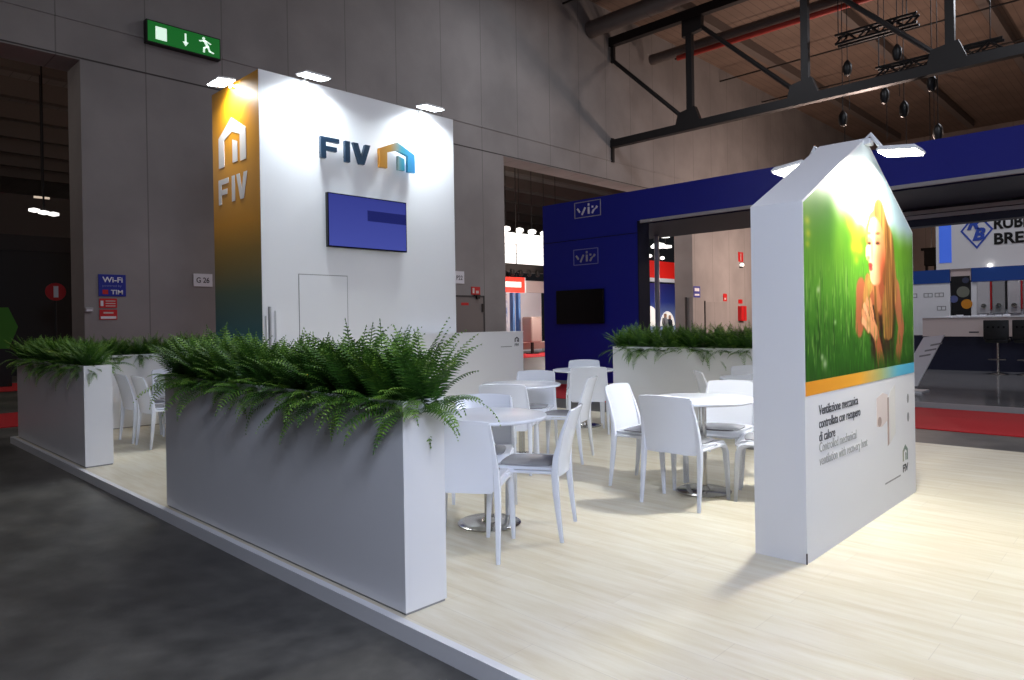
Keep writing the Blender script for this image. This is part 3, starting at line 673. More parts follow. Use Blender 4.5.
# ------------------------------------------------------------------ planters and ferns
def planter(label, x0, y0, x1, y1, h=1.0):
    t = thing('planter', label, 'planter', ((x0+x1)/2, (y0+y1)/2, 0))
    box('plinth', 'print_grey', t, x0+.006, y0+.006, 0, x1-.006, y1-.006, .012)
    b = MB()                                                            # hollow box
    b.box(x0, y0, .012, x1, y1, .80); w_ = .018
    b.box(x0, y0, .80, x0+w_, y1, h); b.box(x1-w_, y0, .80, x1, y1, h); b.box(x0+w_, y0, .80, x1-w_, y0+w_, h); b.box(x0+w_, y1-w_, .80, x1-w_, y1, h)
    b.build('trough', 'white_laminate', t)
    box('soil', 'soil', t, x0+w_, y0+w_, .80, x1-w_, y1-w_, h-.05)
PW = .25
planter('longest white planter box in front, nearest the camera', -2.98, 0, 0, PW)
planter('white planter box at the far left end of the deck edge', -8.05, 0, -5.12, PW)
planter('white planter box crossing the deck behind the left planter', -8.05, PW, -7.80, 3.6)
planter('white planter box at the back of the stand before the blue wall', -3.15, 6.02, .32, 6.27)

def fern_mesh(seed, nf, ln, cascade=.25):
    rng = random.Random(seed); V, Fc, tone = [], [], []
    for i in range(nf):
        az = 2*math.pi*(i*0.618034) + rng.uniform(-.3, .3)
        kind = rng.random(); casc = kind < cascade; fill = (not casc) and kind < cascade+.34
        el = R(rng.uniform(8, 38)) if casc else R(rng.uniform(24, 55)) if fill else R(rng.uniform(56, 88))
        L = ln*rng.uniform(.75, 1.15)*(1.0 if casc else .62 if fill else .88)
        droop = R(rng.uniform(65, 105)) if casc else R(rng.uniform(50, 85)) if fill else R(rng.uniform(12, 62))
        n = 22; p = Vector((rng.uniform(-.05, .05), rng.uniform(-.04, .04), -.03)); h = Vector((math.cos(az), math.sin(az), 0)); tn0 = rng.uniform(0, 1)
        side = Vector((-h.y, h.x, 0)); twist = rng.uniform(-.4, .4)
        for k in range(n+1):
            s = k/n; e = el - droop*(s**1.5)
            d = h*math.cos(e) + Vector((0, 0, math.sin(e))); up = -h*math.sin(e) + Vector((0, 0, math.cos(e)))
            sd = (side*math.cos(twist) + up*math.sin(twist))
            q = p + d*(L/n)
            tn = min(1, max(0, -.05 + .62*s + .35*tn0 + rng.uniform(-.1, .1)))  # shaded clump interior put into the tone, darker at frond bases
            # rachis
            i0 = len(V); V += [p-sd*.0018, q-sd*.0014, q+sd*.0014, p+sd*.0018]; Fc.append((i0, i0+1, i0+2, i0+3)); tone.append(tn*.7)
            if s > .08:
                ll = .052*(math.sin(math.pi*min(1, (s*.92+.12)))**.7)*(L/.36)**.5 + .004
                for sg in (-1, 1):
                    ld = (sd*sg*.93 + d*.37 - up*.12).normalized(); wv = d*(.0062*(1-.35*s))
                    bse = p + d*(L/n)*.5; mid = bse + ld*ll*.45 + up*.003; tip = bse + ld*ll - up*.004
                    i0 = len(V); V += [bse-wv*.5, mid-wv, tip, mid+wv, bse+wv*.5]; Fc.append((i0, i0+1, i0+2, i0+3, i0+4)); tone.append(min(1, max(0, tn+rng.uniform(-.12, .12))))
            p = q
    me = bpy.data.meshes.new('fern'); me.from_pydata([tuple(v) for v in V], [], Fc)
    at = me.attributes.new('leaf_tone', 'FLOAT', 'FACE'); at.data.foreach_set('value', tone)
    me.materials.append(MATS['fern_leaf']); me.update()
    return me
FERNS = [fern_mesh(s, 72, .42, .09) for s in range(5)]
def ferns(where, first, last, group, pts, scale, seed, meshes=FERNS):
    rng = random.Random(seed)
    for i, (x, y) in enumerate(pts):
        o = bpy.data.objects.new('fern', rng.choice(meshes)); COL.objects.link(o)
        o.location = (x, y, .955); o.rotation_euler = (rng.uniform(-.12, .12), rng.uniform(-.12, .12), rng.uniform(0, 6.28))
        s = scale*rng.uniform(.9, 1.1); o.scale = (s, s, s)
        tag(o, first if i == 0 else last if i == len(pts)-1 else 'green fern between the two end ferns of '+where, 'fern', group)
ferns('the longest front planter', 'green fern at the left end of the longest front planter', 'green fern at the near right end of the longest planter, fronds over its corner',
      'ferns in the front planter', [(-2.88+.148*k, .125+(.03 if k % 2 else -.03)) for k in range(20)], 1.06, 1)
ferns('the left deck-edge planter', 'green fern at the far left end of the left planter', 'green fern at the right end of the left planter, by the gap',
      'ferns in the left planter', [(-7.95+.168*k, .125+(.03 if k % 2 else -.03)) for k in range(17)], .90, 2)
ferns('the planter behind the left planter', 'nearest green fern of the planter behind the left planter', 'farthest green fern of the planter crossing behind the tower',
      'ferns in the crossing planter', [(-7.92+(.03 if k % 2 else -.03), .45+.19*k) for k in range(17)], .90, 3)
ferns('the rear planter before the blue wall', 'bushy green fern at the left end of the rear planter before the blue wall', 'green fern at the right end of the rear planter behind the totem',
      'ferns in the rear planter', [(-3.05+.19*k, 6.145+(.03 if k % 2 else -.03)) for k in range(18)], 1.0, 4)

# ------------------------------------------------------------------ chairs and tables
def chair_proto():
    """white moulded stacking chair, facing +Y, origin on the floor under the seat"""
    t = bpy.data.objects.new('chair', None); COL.objects.link(t); t.empty_display_size = .1
    def yback(z): return -.205 - .10*max(0, (z-.44))/.38 * (0.55+.45*max(0, (z-.44))/.38)
    def back(u, v):
        z = .395 + .425*v; hw = .225 - .022*v
        if v < .12: hw *= .86 + .14*math.sqrt(max(0, 1-((.12-v)/.12)**2))
        a = (u*2-1)
        zz = z - .012*(a*a)*v                                            # gently crowned top edge
        return (a*hw, yback(zz) - .030*(1-a*a) , zz)
    MB().shell(back, 16, 14, .014).build('backrest', 'white_plastic', t, True)
    def seat(u, v):
        a = u*2-1; y = -.215 + .435*v; hw = .222 - .006*v
        z = .448 - .016*(1-a*a)*(1-(2*v-1)**2) - (.035*((v-.88)/.12)**2 if v > .88 else 0)
        return (a*hw, y, z)
    s = MB(); s.shell(seat, 12, 14, .016)
    rim = [(-.215, -.205, .425), (-.215, .16, .425), (-.205, .205, .418), (-.16, .215, .412), (.16, .215, .412), (.205, .205, .418), (.215, .16, .425), (.215, -.205, .425)]
    s.tube(rim, (.024, .010), 8, .5)
    so = s.build('seat', 'white_plastic', t, True)
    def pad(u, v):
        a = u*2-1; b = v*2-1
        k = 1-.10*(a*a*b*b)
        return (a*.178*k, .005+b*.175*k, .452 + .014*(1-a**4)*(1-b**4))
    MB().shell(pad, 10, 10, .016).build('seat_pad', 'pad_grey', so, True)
    for sx in (-1, 1):
        pts = [(sx*.204, yback(.80)+.002, .795), (sx*.214, yback(.66)+.004, .66), (sx*.222, yback(.52)+.006, .52), (sx*.227, -.205, .42), (sx*.230, -.212, .30), (sx*.232, -.228, .14), (sx*.234, -.245, 0)]
        MB().tube(pts, [(.008, .010), (.012, .013), (.019, .017), (.024, .020), (.021, .018), (.016, .015), (.012, .012)], 10, .45).build('leg', 'white_plastic', t, True)
        pts = [(sx*.214, .06, .428), (sx*.217, .14, .424), (sx*.219, .19, .405), (sx*.221, .212, .36), (sx*.224, .222, .24), (sx*.226, .228, .12), (sx*.228, .233, 0)]
        MB().tube(pts, [(.012, .018), (.015, .020), (.019, .021), (.021, .021), (.018, .018), (.015, .015), (.012, .012)], 10, .45).build('leg', 'white_plastic', t, True)
    return t
CH0 = chair_proto(); used = []
def place_chair(bx_, by_, tx_, ty_, label, off=.0):
    """chair whose backrest top stands at (bx,by), facing the point (tx,ty)"""
    f = Vector((tx_-bx_, ty_-by_)).normalized(); rot = math.atan2(-f.x, f.y) + off
    f = Vector((-math.sin(rot), math.cos(rot)))
    c = Vector((bx_, by_)) + f*.30
    if not used: t = CH0
    else:
        t = CH0.copy(); COL.objects.link(t)
        for ch in CH0.children:
            k = ch.copy(); COL.objects.link(k); k.parent = t
            for g in ch.children:
                q = g.copy(); COL.objects.link(q); q.parent = k
    used.append(t); t.location = (c.x, c.y, 0); t.rotation_euler = (0, 0, rot)
    return tag(t, label, 'chair', 'white chairs around the cafe tables')
def table_proto():
    t = bpy.data.objects.new('cafe_table', None); COL.objects.link(t)
    MB().lathe([(.385, .713), (.398, .717), (.402, .727), (.398, .737), (.385, .740)], n=64).build('tabletop', 'white_plastic', t, True)
    MB().lathe([(.032, .015), (.032, .70)], n=24).build('column', 'steel', t, True)
    MB().lathe([(.16, .690), (.16, .713)], n=32).build('top_plate', 'steel', t, True)
    MB().lathe([(.205, 0), (.215, .003), (.215, .010), (.20, .017), (.06, .022), (.04, .05)], n=48).build('base', 'steel', t, True)
    return t
TB0 = table_proto(); tused = []
def place_table(x, y, label):
    if not tused: t = TB0
    else:
        t = TB0.copy(); COL.objects.link(t)
        for ch in TB0.children:
            k = ch.copy(); COL.objects.link(k); k.parent = t
    tused.append(t); t.location = (x, y, 0)
    return tag(t, label, 'table', 'round white cafe tables')
T1, T2, T3, T4, T5, T6 = (-.785, 1.30), (-.13, 3.02), (-2.22, 3.15), (-3.0, 5.16), (-6.22, 1.44), (-.62, 5.12)
place_table(*T1, 'round white cafe table nearest the front planter')
place_table(*T2, 'round white cafe table just left of the picture totem')
place_table(*T3, 'round white cafe table behind the nearest one, right of the tower')
place_table(*T4, 'round white cafe table farthest back before the blue wall')
place_table(*T5, 'round white cafe table in the gap behind the left planter')
place_table(*T6, 'round white cafe table behind the totem by the rear planter')
place_chair(-.335, .600, *T1, 'white chair with its back to us beside the end of the front planter')
place_chair(-.215, 1.54, *T1, 'white chair with grey seat turned left at the nearest table', off=R(6))
place_chair(-1.20, 1.66, *T1, 'white chair facing us across the nearest table by the fern planter', off=R(-8))
place_chair(-.08, 2.38, -.12, 4, 'white chair with its back to us left of the totem')
place_chair(-.885, 2.93, *T2, 'bright white chair turned right on the left of the totem table')
place_chair(-.24, 3.74, *T2, 'white chair facing us across the table by the totem')
place_chair(.62, 3.30, *T2, 'white chair mostly hidden behind the totem edge')
place_chair(-1.72, 2.38, *T3, 'white chair with its back to us at the table right of the tower')
place_chair(-2.60, 3.80, *T3, 'white chair facing us across the table right of the tower')
place_chair(-1.55, 3.46, *T3, 'white chair seen side-on, turned left at the middle table')
place_chair(-2.48, 4.60, *T4, 'white chair with its back to us at the farthest table')
place_chair(-3.46, 5.76, *T4, 'white chair facing us across the farthest table by the blue wall')
place_chair(-5.95, .74, -5.95, 5, 'right-hand white chair seen through the gap between the planters')
place_chair(-6.54, .74, -6.54, 5, 'left-hand white chair seen through the gap, cut by the left planter')
place_chair(-7.10, 1.50, *T5, 'white chair turned right, deepest in the gap between the planters')
place_chair(-1.10, 4.70, *T6, 'white chair seen edge-on behind the totem table')
place_chair(-.98, 5.68, *T6, 'white chair facing us close to the rear planter, beside the totem')

# ------------------------------------------------------------------ picture totem
PXX, PY, PWD, PD, PE, PK = 1.111, 1.899, 2.159, .296, 2.005, 2.54
def ztop(y): 
    c = PY+PWD/2
    return PE + (PK-PE)*(1-abs(y-c)/(PWD/2))
def totem():
    t = thing('picture_totem', 'white gabled totem board printed with a woman in a meadow', 'totem', (PXX-PD/2, PY+PWD/2, 0))
    prof = [(PY, 0), (PY+PWD, 0), (PY+PWD, PE), (PY+PWD/2, PK), (PY, PE)]
    MB().prism(prof, (PXX-PD, 0, 0), PX[0], PX[1], PD).build('body', 'white_laminate', t)
    MB().prism([(PY-.002, 0), (PY+.004, 0), (PY+.004, .06), (PY-.002, .06)], (PXX-.004, 0, 0), PX[0], PX[1], .006).build('corner_clip', 'black', t)
    ra, rb = [], []
    # colour strip under the picture
    gm = ramp_mat('strip_print', 'Y', [(0, (246, 160, 40)), (.42, (240, 170, 52)), (.62, (176, 186, 120)), (.80, (96, 190, 216)), (1, (84, 184, 222))], .45, 0, -PWD/2, PWD/2)
    quad_on((PXX, PY+.012, .925), PX, PWD-.024, .078, .0015).build('colour_strip', gm, t)
    picture(t)
    L = .086
    for i, (s, wd) in enumerate((('Ventilazione meccanica', .66), ('controllata con recupero', .70), ('di calore', .25))):
        text(s, 'print_dark', t, (PXX, PY+.20, (.803, .727, .651)[i]), PX, wd, None, .002, bold=.006, size=.080)
    for i, (s, wd) in enumerate((('Controlled mechanical', .62), ('ventilation with recovery heat', .83))):
        text(s, mat('print_lightgrey', (166, 166, 162), .6), t, (PXX, PY+.20, (.590, .514)[i]), PX, wd, None, .002, size=.080)
    # printed product: pink block with a disc plate behind
    def pr(nm, m, pts, yy, zz, d): MB().prism([(a*.68, b*.68) for a, b in pts], (PXX, yy, zz), PX[0], PX[1], d).build(nm, m, t)
    pr('product_print', mat('print_palepink', (226, 212, 206), .6), [(0, .02), (.16, 0), (.36, .05), (.36, .31), (.20, .34), (0, .30)], 3.13, .60, .001)
    pr('product_edge_print', 'print_pinkdark', [(0, 0), (.05, .02), (.05, .50), (0, .50)], 3.365, .45, .0015)
    pr('product_plate_print', mat('print_offwhite', (230, 227, 222), .6), [(0, 0), (.22, .10), (.22, .62), (.05, .55), (0, .50)], 3.40, .45, .0008)
    pr('product_shadow_print', 'print_pinkdark', [(.06*math.cos(a*math.pi/10), .05*math.sin(a*math.pi/10)) for a in range(20)], 3.19, .64, .0018)
    for z in (.60, .74):
        mb = MB(); mb.prism([(.025*math.cos(a*math.pi/8), .035*math.sin(a*math.pi/8)) for a in range(16)], (PXX, 3.87, z), PX[0], PX[1], .001); mb.build('icon_print', 'print_grey', t)
    a, b = house_polys(.13, .12)
    hm = ramp_mat('house_small', 'Y', [(0, (226, 170, 30)), (1, (110, 130, 120))], .5, 0, .58, .78)
    mb = MB(); mb.prism(a, (PXX, 3.72, .285), PX[0], PX[1], .001); mb.prism(b, (PXX, 3.72, .285), PX[0], PX[1], .001); mb.build('house_mark', hm, t)
    text('FIV', 'print_dark', t, (PXX, 3.72, .205), PX, .13, .055, .002, bold=.02)
    quad_on((PXX, 3.30, .190), PX, .36, .010, .001).build('text_line', 'print_grey', t)
    return t

def picture(parent):
    """the printed meadow photograph: one flat grid with a printed colour per vertex"""
    ny, nz = 190, 200; y0, y1 = PY+.012, PY+PWD-.012; zb = 1.004
    ys = np.linspace(y0, y1, ny+1); Yg = np.repeat(ys[:, None], nz+1, 1)
    zt = np.array([ztop(y)-.014 for y in ys]); v = np.linspace(0, 1, nz+1); Zg = zb + v[None, :]*(zt[:, None]-zb)
    C = paint(Yg, Zg)
    V = np.stack([np.full_like(Yg, PXX+.0015), Yg, Zg], -1).reshape(-1, 3)
    o0 = wloc(parent); V = V - np.array(o0[:])
    idx = lambda i, j: i*(nz+1)+j
    Fc = [(idx(i, j), idx(i+1, j), idx(i+1, j+1), idx(i, j+1)) for i in range(ny) for j in range(nz)]
    me = bpy.data.meshes.new('meadow_picture'); me.from_pydata([tuple(p) for p in V], [], Fc)
    ca = me.color_attributes.new('print', 'FLOAT_COLOR', 'POINT')
    lc = np.where(C <= .04045, C/12.92, ((C+.055)/1.055)**2.4).reshape(-1, 3)
    ca.data.foreach_set('color', np.concatenate([lc, np.ones((len(lc), 1))], 1).astype(np.float32).ravel())
    m = bpy.data.materials.new('picture_print'); m.use_nodes = True; nt = m.node_tree; b = nt.nodes['Principled BSDF']
    at = nt.nodes.new('ShaderNodeAttribute'); at.attribute_name = 'print'; nt.links.new(at.outputs['Color'], b.inputs['Base Color']); b.inputs['Roughness'].default_value = .4
    me.materials.append(m); o = bpy.data.objects.new('meadow_picture', me); COL.objects.link(o); o.parent = parent
    o['label'] = 'printed photo of a long-haired woman in tall grass'

def paint(Y, Z):
    """colours of the printed meadow photo at plane positions (y, z)"""
    rng = np.random.RandomState(5)
    y = (Y-PY)/PWD; z = Z                                               # y 0..1 across, z in metres
    def mix(a, b, f): f = np.clip(f, 0, 1)[..., None]; return a*(1-f)+b*f
    def col(*c): return np.array(c)/255.
    def ss(a, b, x): t = np.clip((x-a)/(b-a), 0, 1); return t*t*(3-2*t)
    def field(n, sy, sz):
        o = np.zeros_like(Y)
        for _ in range(n):
            ky, kz = rng.normal(0, sy), rng.normal(0, sz); o += np.cos(2*np.pi*(ky*Y+kz*Z)+rng.uniform(0, 6.28))
        return o/math.sqrt(n)
    sky = mix(np.broadcast_to(col(205, 226, 232), Y.shape+(3,)), col(238, 244, 244), ss(.75, .35, y))
    far = field(24, 1.5, .6)
    horiz = 1.955 + .42*np.clip(.42-y, 0, 1) + .025*far
    gr = mix(np.broadcast_to(col(128, 178, 58), Y.shape+(3,)), col(84, 146, 36), .5+.35*far)
    C = mix(sky, gr, ss(horiz+.10, horiz-.10, z))
    # blurred yellow blossoms
    for (a, b, r) in ((.36, 1.95, .04), (.40, 1.88, .035), (.43, 1.80, .03), (.38, 1.80, .03), (.45, 1.93, .025), (.03, 1.90, .018), (.035, 1.83, .018), (.03, 1.77, .014), (.40, 1.72, .022)):
        C = mix(C, col(226, 216, 60), .75*np.exp(-(((y-a)/r)**2+((z-b)/(r*1.3))**2)))
    # grass: tall streaks, darker low
    st = field(60, 26, 2.0); st2 = field(60, 55, 4.5)
    low = ss(1.62, 1.05, z)
    st3 = field(80, 34, 1.6)
    G = mix(np.broadcast_to(col(118, 176, 66), Y.shape+(3,)), col(66, 122, 40), low)
    G = mix(G, col(28, 66, 24), .75*ss(.15, 1.3, -st)*(.35+.65*low)); G = mix(G, col(176, 212, 120), .65*ss(.5, 1.5, st2)); G = mix(G, col(206, 226, 150), .6*ss(.9, 1.7, st3)*(1-.5*low))
    C = mix(C, G, ss(1.86, 1.48, z+.05*st))
    # ---- the woman (head around y .56..0.70)
    def ell(cy, cz, ry, rz, soft=.12, rot=0.):
        dy, dz = (y-cy)*PWD, z-cz; c, s = math.cos(rot), math.sin(rot); a = (dy*c+dz*s)/ry; b = (-dy*s+dz*c)/rz
        return ss(1+soft, 1-soft, np.sqrt(a*a+b*b))
    hair_d, hair_l = col(120, 78, 40), col(222, 178, 108)
    hs = field(50, 20, 1.2)
    H = mix(np.broadcast_to(hair_d, Y.shape+(3,)), hair_l, .5+.38*hs)
    def limb(a, b, c, d, w_, cc, f=1., w2=None):
        ay, by = a*PWD, c*PWD; py = y*PWD
        tt = np.clip(((py-ay)*(by-ay)+(z-b)*(d-b))/((by-ay)**2+(d-b)**2), 0, 1); dd = np.hypot(py-(ay+tt*(by-ay)), z-(b+tt*(d-b)))
        w__ = w_ if w2 is None else w_+(w2-w_)*tt
        return mix(C, cc, f*ss(1.12, .82, dd/w__))
    skin = mix(np.broadcast_to(col(214, 150, 108), Y.shape+(3,)), col(176, 106, 72), .5+.25*far)
    shirt = mix(np.broadcast_to(col(92, 60, 42), Y.shape+(3,)), col(56, 40, 28), .5+.4*hs)
    # shoulders, arms, dark top
    C = limb(.44, 1.52, .42, 1.30, .10, skin, 1, .075); C = limb(.79, 1.54, .845, 1.28, .095, skin, 1, .07); C = limb(.845, 1.28, .80, 1.05, .07, skin)
    C = mix(C, shirt, np.maximum(ell(.64, 1.34, .30, .27), ell(.64, 1.14, .25, .20)))
    C = limb(.50, 1.50, .80, 1.52, .07, skin)
    # hair behind the face
    for (a, b, c, d, w_, w2) in ((.62, 2.04, .70, 1.80, .135, .16), (.70, 1.86, .735, 1.55, .15, .145), (.735, 1.58, .70, 1.24, .13, .05), (.58, 1.99, .56, 1.75, .10, .08), (.50, 1.60, .455, 1.40, .05, .03)):
        C = limb(a, b, c, d, w_, H, 1, w2)
    # neck, then the face: three-quarter view turned left, lit from the left
    C = limb(.60, 1.62, .62, 1.48, .115, col(168, 100, 66)); C = limb(.57, 1.58, .60, 1.45, .06, col(208, 142, 102), .8)
    face = mix(np.broadcast_to(col(246, 206, 172), Y.shape+(3,)), col(212, 132, 90), ss(.52, .66, y)); face = mix(face, col(180, 98, 62), .75*ss(.60, .69, y)*ss(1.86, 1.62, z))
    fm = np.maximum.reduce([ell(.585, 1.90, .185, .135), ell(.592, 1.80, .195, .16), ell(.585, 1.70, .150, .125), ell(.562, 1.635, .085, .062)])
    C = mix(C, face, fm)
    C = mix(C, face, ell(.500, 1.785, .030, .050)); C = mix(C, col(186, 108, 76), .7*ell(.510, 1.752, .030, .012, .4))
    # brows, closed lids, nose shade, lips, chin
    for (a, b, w_) in ((.522, 1.868, .034), (.602, 1.880, .048)):
        C = mix(C, col(118, 74, 46), .75*ell(a, b+.048, w_, .010, .5, .10)); C = mix(C, col(206, 132, 96), .8*ell(a, b, w_, .026, .4)); C = mix(C, col(62, 36, 26), .95*ell(a, b-.020, w_, .010, .5, .08))
    C = mix(C, col(206, 132, 94), .6*ell(.545, 1.82, .022, .075, .6))
    C = mix(C, col(184, 70, 68), ell(.530, 1.705, .040, .015, .3)); C = mix(C, col(200, 88, 82), ell(.532, 1.680, .036, .015, .3)); C = mix(C, col(120, 40, 42), .85*ell(.530, 1.692, .034, .005, .5))
    C = mix(C, col(236, 186, 150), .5*ell(.548, 1.625, .05, .025, .5)); C = mix(C, col(150, 80, 50), .55*ell(.655, 1.68, .06, .10, .7)); C = mix(C, col(226, 130, 100), .4*ell(.610, 1.76, .07, .05, .8))
    # parted hair over the brow, locks down both sides
    for pts, w_ in (([(.585, 2.075), (.53, 2.03), (.503, 1.95), (.497, 1.86)], .020), ([(.60, 2.08), (.66, 2.02), (.695, 1.90), (.715, 1.74)], .05), ([(.70, 1.80), (.70, 1.60), (.655, 1.42), (.67, 1.24)], .045), ([(.74, 1.84), (.775, 1.62), (.745, 1.40), (.72, 1.24)], .045), ([(.535, 1.56), (.49, 1.50), (.465, 1.42), (.47, 1.34)], .030), ([(.57, 1.54), (.575, 1.42), (.60, 1.30), (.59, 1.20)], .030)):
        for (a, b), (c, d) in zip(pts[:-1], pts[1:]): C = limb(a, b, c, d, w_, H)
    # hand held below the chin: forearm, palm, four fingers and thumb round a stem
    sk2 = col(226, 164, 122); sk3 = col(186, 114, 78)
    C = limb(.574, 1.25, .625, 1.02, .055, sk3, 1, .075); C = limb(.50, 1.36, .57, 1.25, .075, sk2, 1, .055)
    for k, (a, b, c, d) in enumerate(((.492, 1.465, .515, 1.38), (.468, 1.430, .50, 1.345), (.450, 1.385, .495, 1.31), (.450, 1.335, .500, 1.275), (.520, 1.46, .545, 1.36))):
        C = limb(a, b, c, d, .027, col(238, 184, 144) if k % 2 else sk2); C = limb(a+.004, b-.034, c, d-.030, .005, col(150, 84, 56), .8)
    C = limb(.512, 1.58, .515, 1.22, .006, col(110, 140, 56)); C = mix(C, col(190, 176, 96), ell(.512, 1.575, .040, .034, .5)*.6)
    # grass blades in front of her
    bl = field(70, 42, 3.0)
    C = mix(C, mix(np.broadcast_to(col(78, 146, 36), Y.shape+(3,)), col(40, 92, 24), .5+.4*st), ss(.55, 1.2, bl)*ss(1.52, 1.12, z))
    C = mix(C, mix(np.broadcast_to(col(70, 138, 34), Y.shape+(3,)), col(30, 76, 18), .5+.45*st), ss(1.16, 1.00, z+.05*st)*.85)
    for (a, b, r) in ((.10, 1.52, .010), (.14, 1.09, .014), (.12, 1.13, .010), (.22, 1.33, .008)):
        C = mix(C, col(232, 236, 214), .7*np.exp(-(((y-a)/r)**2+((z-b)/(r*2))**2)))
    return np.clip(C, 0, 1)**1.3
totem()
flood('arm spotlight over the printed front of the totem', (PXX, PY+PWD/2, PK-.03), (1, 0, 0), 50, WARM, 'lens_warm', reach=.21, rise=-.10, wid=.22, spread=165)
flood('arm spotlight over the rear face of the totem', (PXX-PD, PY+PWD/2, PK-.05), (-1, 0, 0), 50, (.98, .98, .95), 'lens_warm', reach=.18, rise=-.08, wid=.22, spread=160)

# ------------------------------------------------------------------ the blue stand
BY, BZ = 10.42, 4.10
def blue_stand():
    t = thing('blue_portal', 'deep blue exhibition stand wall forming a wide portal', 'booth', (-7, BY, ZF))
    box('wall_panel', 'blue_stand', t, -8.3, BY, .0, -5.66, BY+.42, BZ)
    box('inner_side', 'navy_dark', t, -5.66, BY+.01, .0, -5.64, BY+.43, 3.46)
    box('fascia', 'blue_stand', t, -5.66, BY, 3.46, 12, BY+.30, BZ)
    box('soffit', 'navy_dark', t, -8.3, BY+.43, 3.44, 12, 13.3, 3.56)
    box('light_strip', 'grey_rail', t, -5.56, BY-.04, 3.40, 12, BY+.01, 3.46)
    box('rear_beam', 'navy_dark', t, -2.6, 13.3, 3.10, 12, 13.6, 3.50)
    for z in (3.24, 3.33): box('rear_rail', 'grey_rail', t, -2.6, 13.24, z, 12, 13.30, z+.07)
    MB().tube([(-6.75, 12.9, 0), (-6.75, 12.9, 3.44)], .06, 12).build('post', 'grey_rail', t, True)
    box('seam', 'navy_dark', t, -8.3, BY-.004, 3.20, -5.66, BY, 3.215)
    box('rear_post', 'navy_dark', t, 6, 13.3, .05, 6.3, 13.6, 3.1)
    return t
blue_stand()
struct(box('floor_platform', mat('platform_grey', (120, 120, 122), .16), None, -8.3, BY-.02, ZF, 14, 24, 0.0))
struct(box('trim_5', 'grey_rail', None, -8.3, BY-.06, ZF, 14, BY-.02, .002))
def vis_sign(label, x0, z0, w_, h, m_line, m_let):
    t = thing('logo_sign', label, 'sign', (x0+w_/2, BY, z0))
    b = .024
    for a in ((0, 0, w_, b*.7), (0, h-b*.7, w_, h), (0, 0, b*.7, h), (w_-b*.7, 0, w_, h)):
        box('frame_line', m_line, t, x0+a[0], BY-.012, z0+a[1], x0+a[2], BY, z0+a[3])
    def st(nm, *pls):
        mb = MB()
        for (x1, y1, x2, y2, r) in pls:
            a, c = Vector((x1*w_, y1*h)), Vector((x2*w_, y2*h)); d = (c-a).normalized(); n = Vector((-d.y, d.x))*r
            mb.prism([tuple(a+n), tuple(a-n), tuple(c-n), tuple(c+n)], (x0, BY, z0), MY[0], MY[1], .02)
        mb.build(nm, m_let, t)
    r = .019
    st('letter_stroke', (.12, .60, .21, .36, r)); st('letter_stroke', (.29, .18, .42, .62, r)); st('letter_stroke', (.55, .20, .55, .62, r*1.1)); st('letter_dot', (.55, .70, .55, .84, r))
    st('letter_stroke', (.68, .20, .75, .42, r)); st('letter_dot', (.69, .54, .70, .66, r)); st('letter_stroke', (.83, .48, .87, .60, r*1.1)); st('letter_link', (.75, .40, .83, .50, r*.6))
vis_sign('upper white framed lettering sign on the blue wall', -7.33, 3.69, .74, .36, 'grey_rail', 'white_print')
vis_sign('lower faint framed lettering sign above the black screen', -7.38, 2.63, .70, .36, 'grey_line', 'grey_rail')
t = thing('television', 'black switched-off television on the blue wall', 'television', (-7.2, BY, 1.31))
box('mount', 'black', t, -7.4, BY-.04, 1.5, -7.0, BY, 1.9); box('casing', 'black_gloss', t, -7.85, BY-.09, 1.305, -6.5, BY-.04, 2.075, bevel=.006); box('screen', mat('screen_off', (5, 5, 6), .25), t, -7.83, BY-.091, 1.33, -6.52, BY-.088, 2.055)
# items on the platform
t = thing('slanted_sign', 'white slanted sign board on the grey platform right of the totem', 'sign', (-.85, 12.0, 0))
MB().prism([(-1.18, .10), (-.83, .10), (-.40, 1.02), (-.72, .98)], (0, 12.06, 0), MY[0], MY[1], .06).build('board', 'white_laminate', t); MB().box(-1.2, 11.75, 0, -.70, 12.25, .03).build('foot', 'white_laminate', t); box('stem', 'steel', t, -1.0, 12.0, .03, -.9, 12.04, .2)
for k in range(3): MB().prism([(-.80+.09*k, .62+.10*k), (-.62+.09*k, .66+.10*k), (-.61+.09*k, .69+.10*k), (-.79+.09*k, .65+.10*k)], (0, 12.0, 0), MY[0], MY[1], .002).build('text_line', 'print_grey', t)
t = thing('reception_counter', 'dusty pink counter front on a navy base at the right', 'counter', (-1.3, 18, 0))
box('front_panel', 'print_pink', t, -2.15, 17.9, .84, 2.2, 18.0, 1.30); box('base', 'navy_dark', t, -2.6, 18.0, 0, 2.2, 18.6, .86); box('top', 'white_laminate', t, -2.15, 17.88, 1.30, 2.2, 18.7, 1.33); box('rear_panel', 'navy_dark', t, -2.15, 18.0, .86, 2.2, 18.05, 1.30); box('emblem', 'print_dark', t, -1.15, 17.895, .93, -.95, 17.9, .96)
for k in range(9):
    x = -1.7+.16*k; o = thing('leaflet_stack', 'small white leaflet pile on the pink counter top', 'leaflets', (x, 18.1, 1.33), 'leaflets on the pink counter'); MB().box(x-.06, 18.02, 1.33, x+.06, 18.2, 1.345+.012*(k % 3)).build('sheets', 'white_print', o)
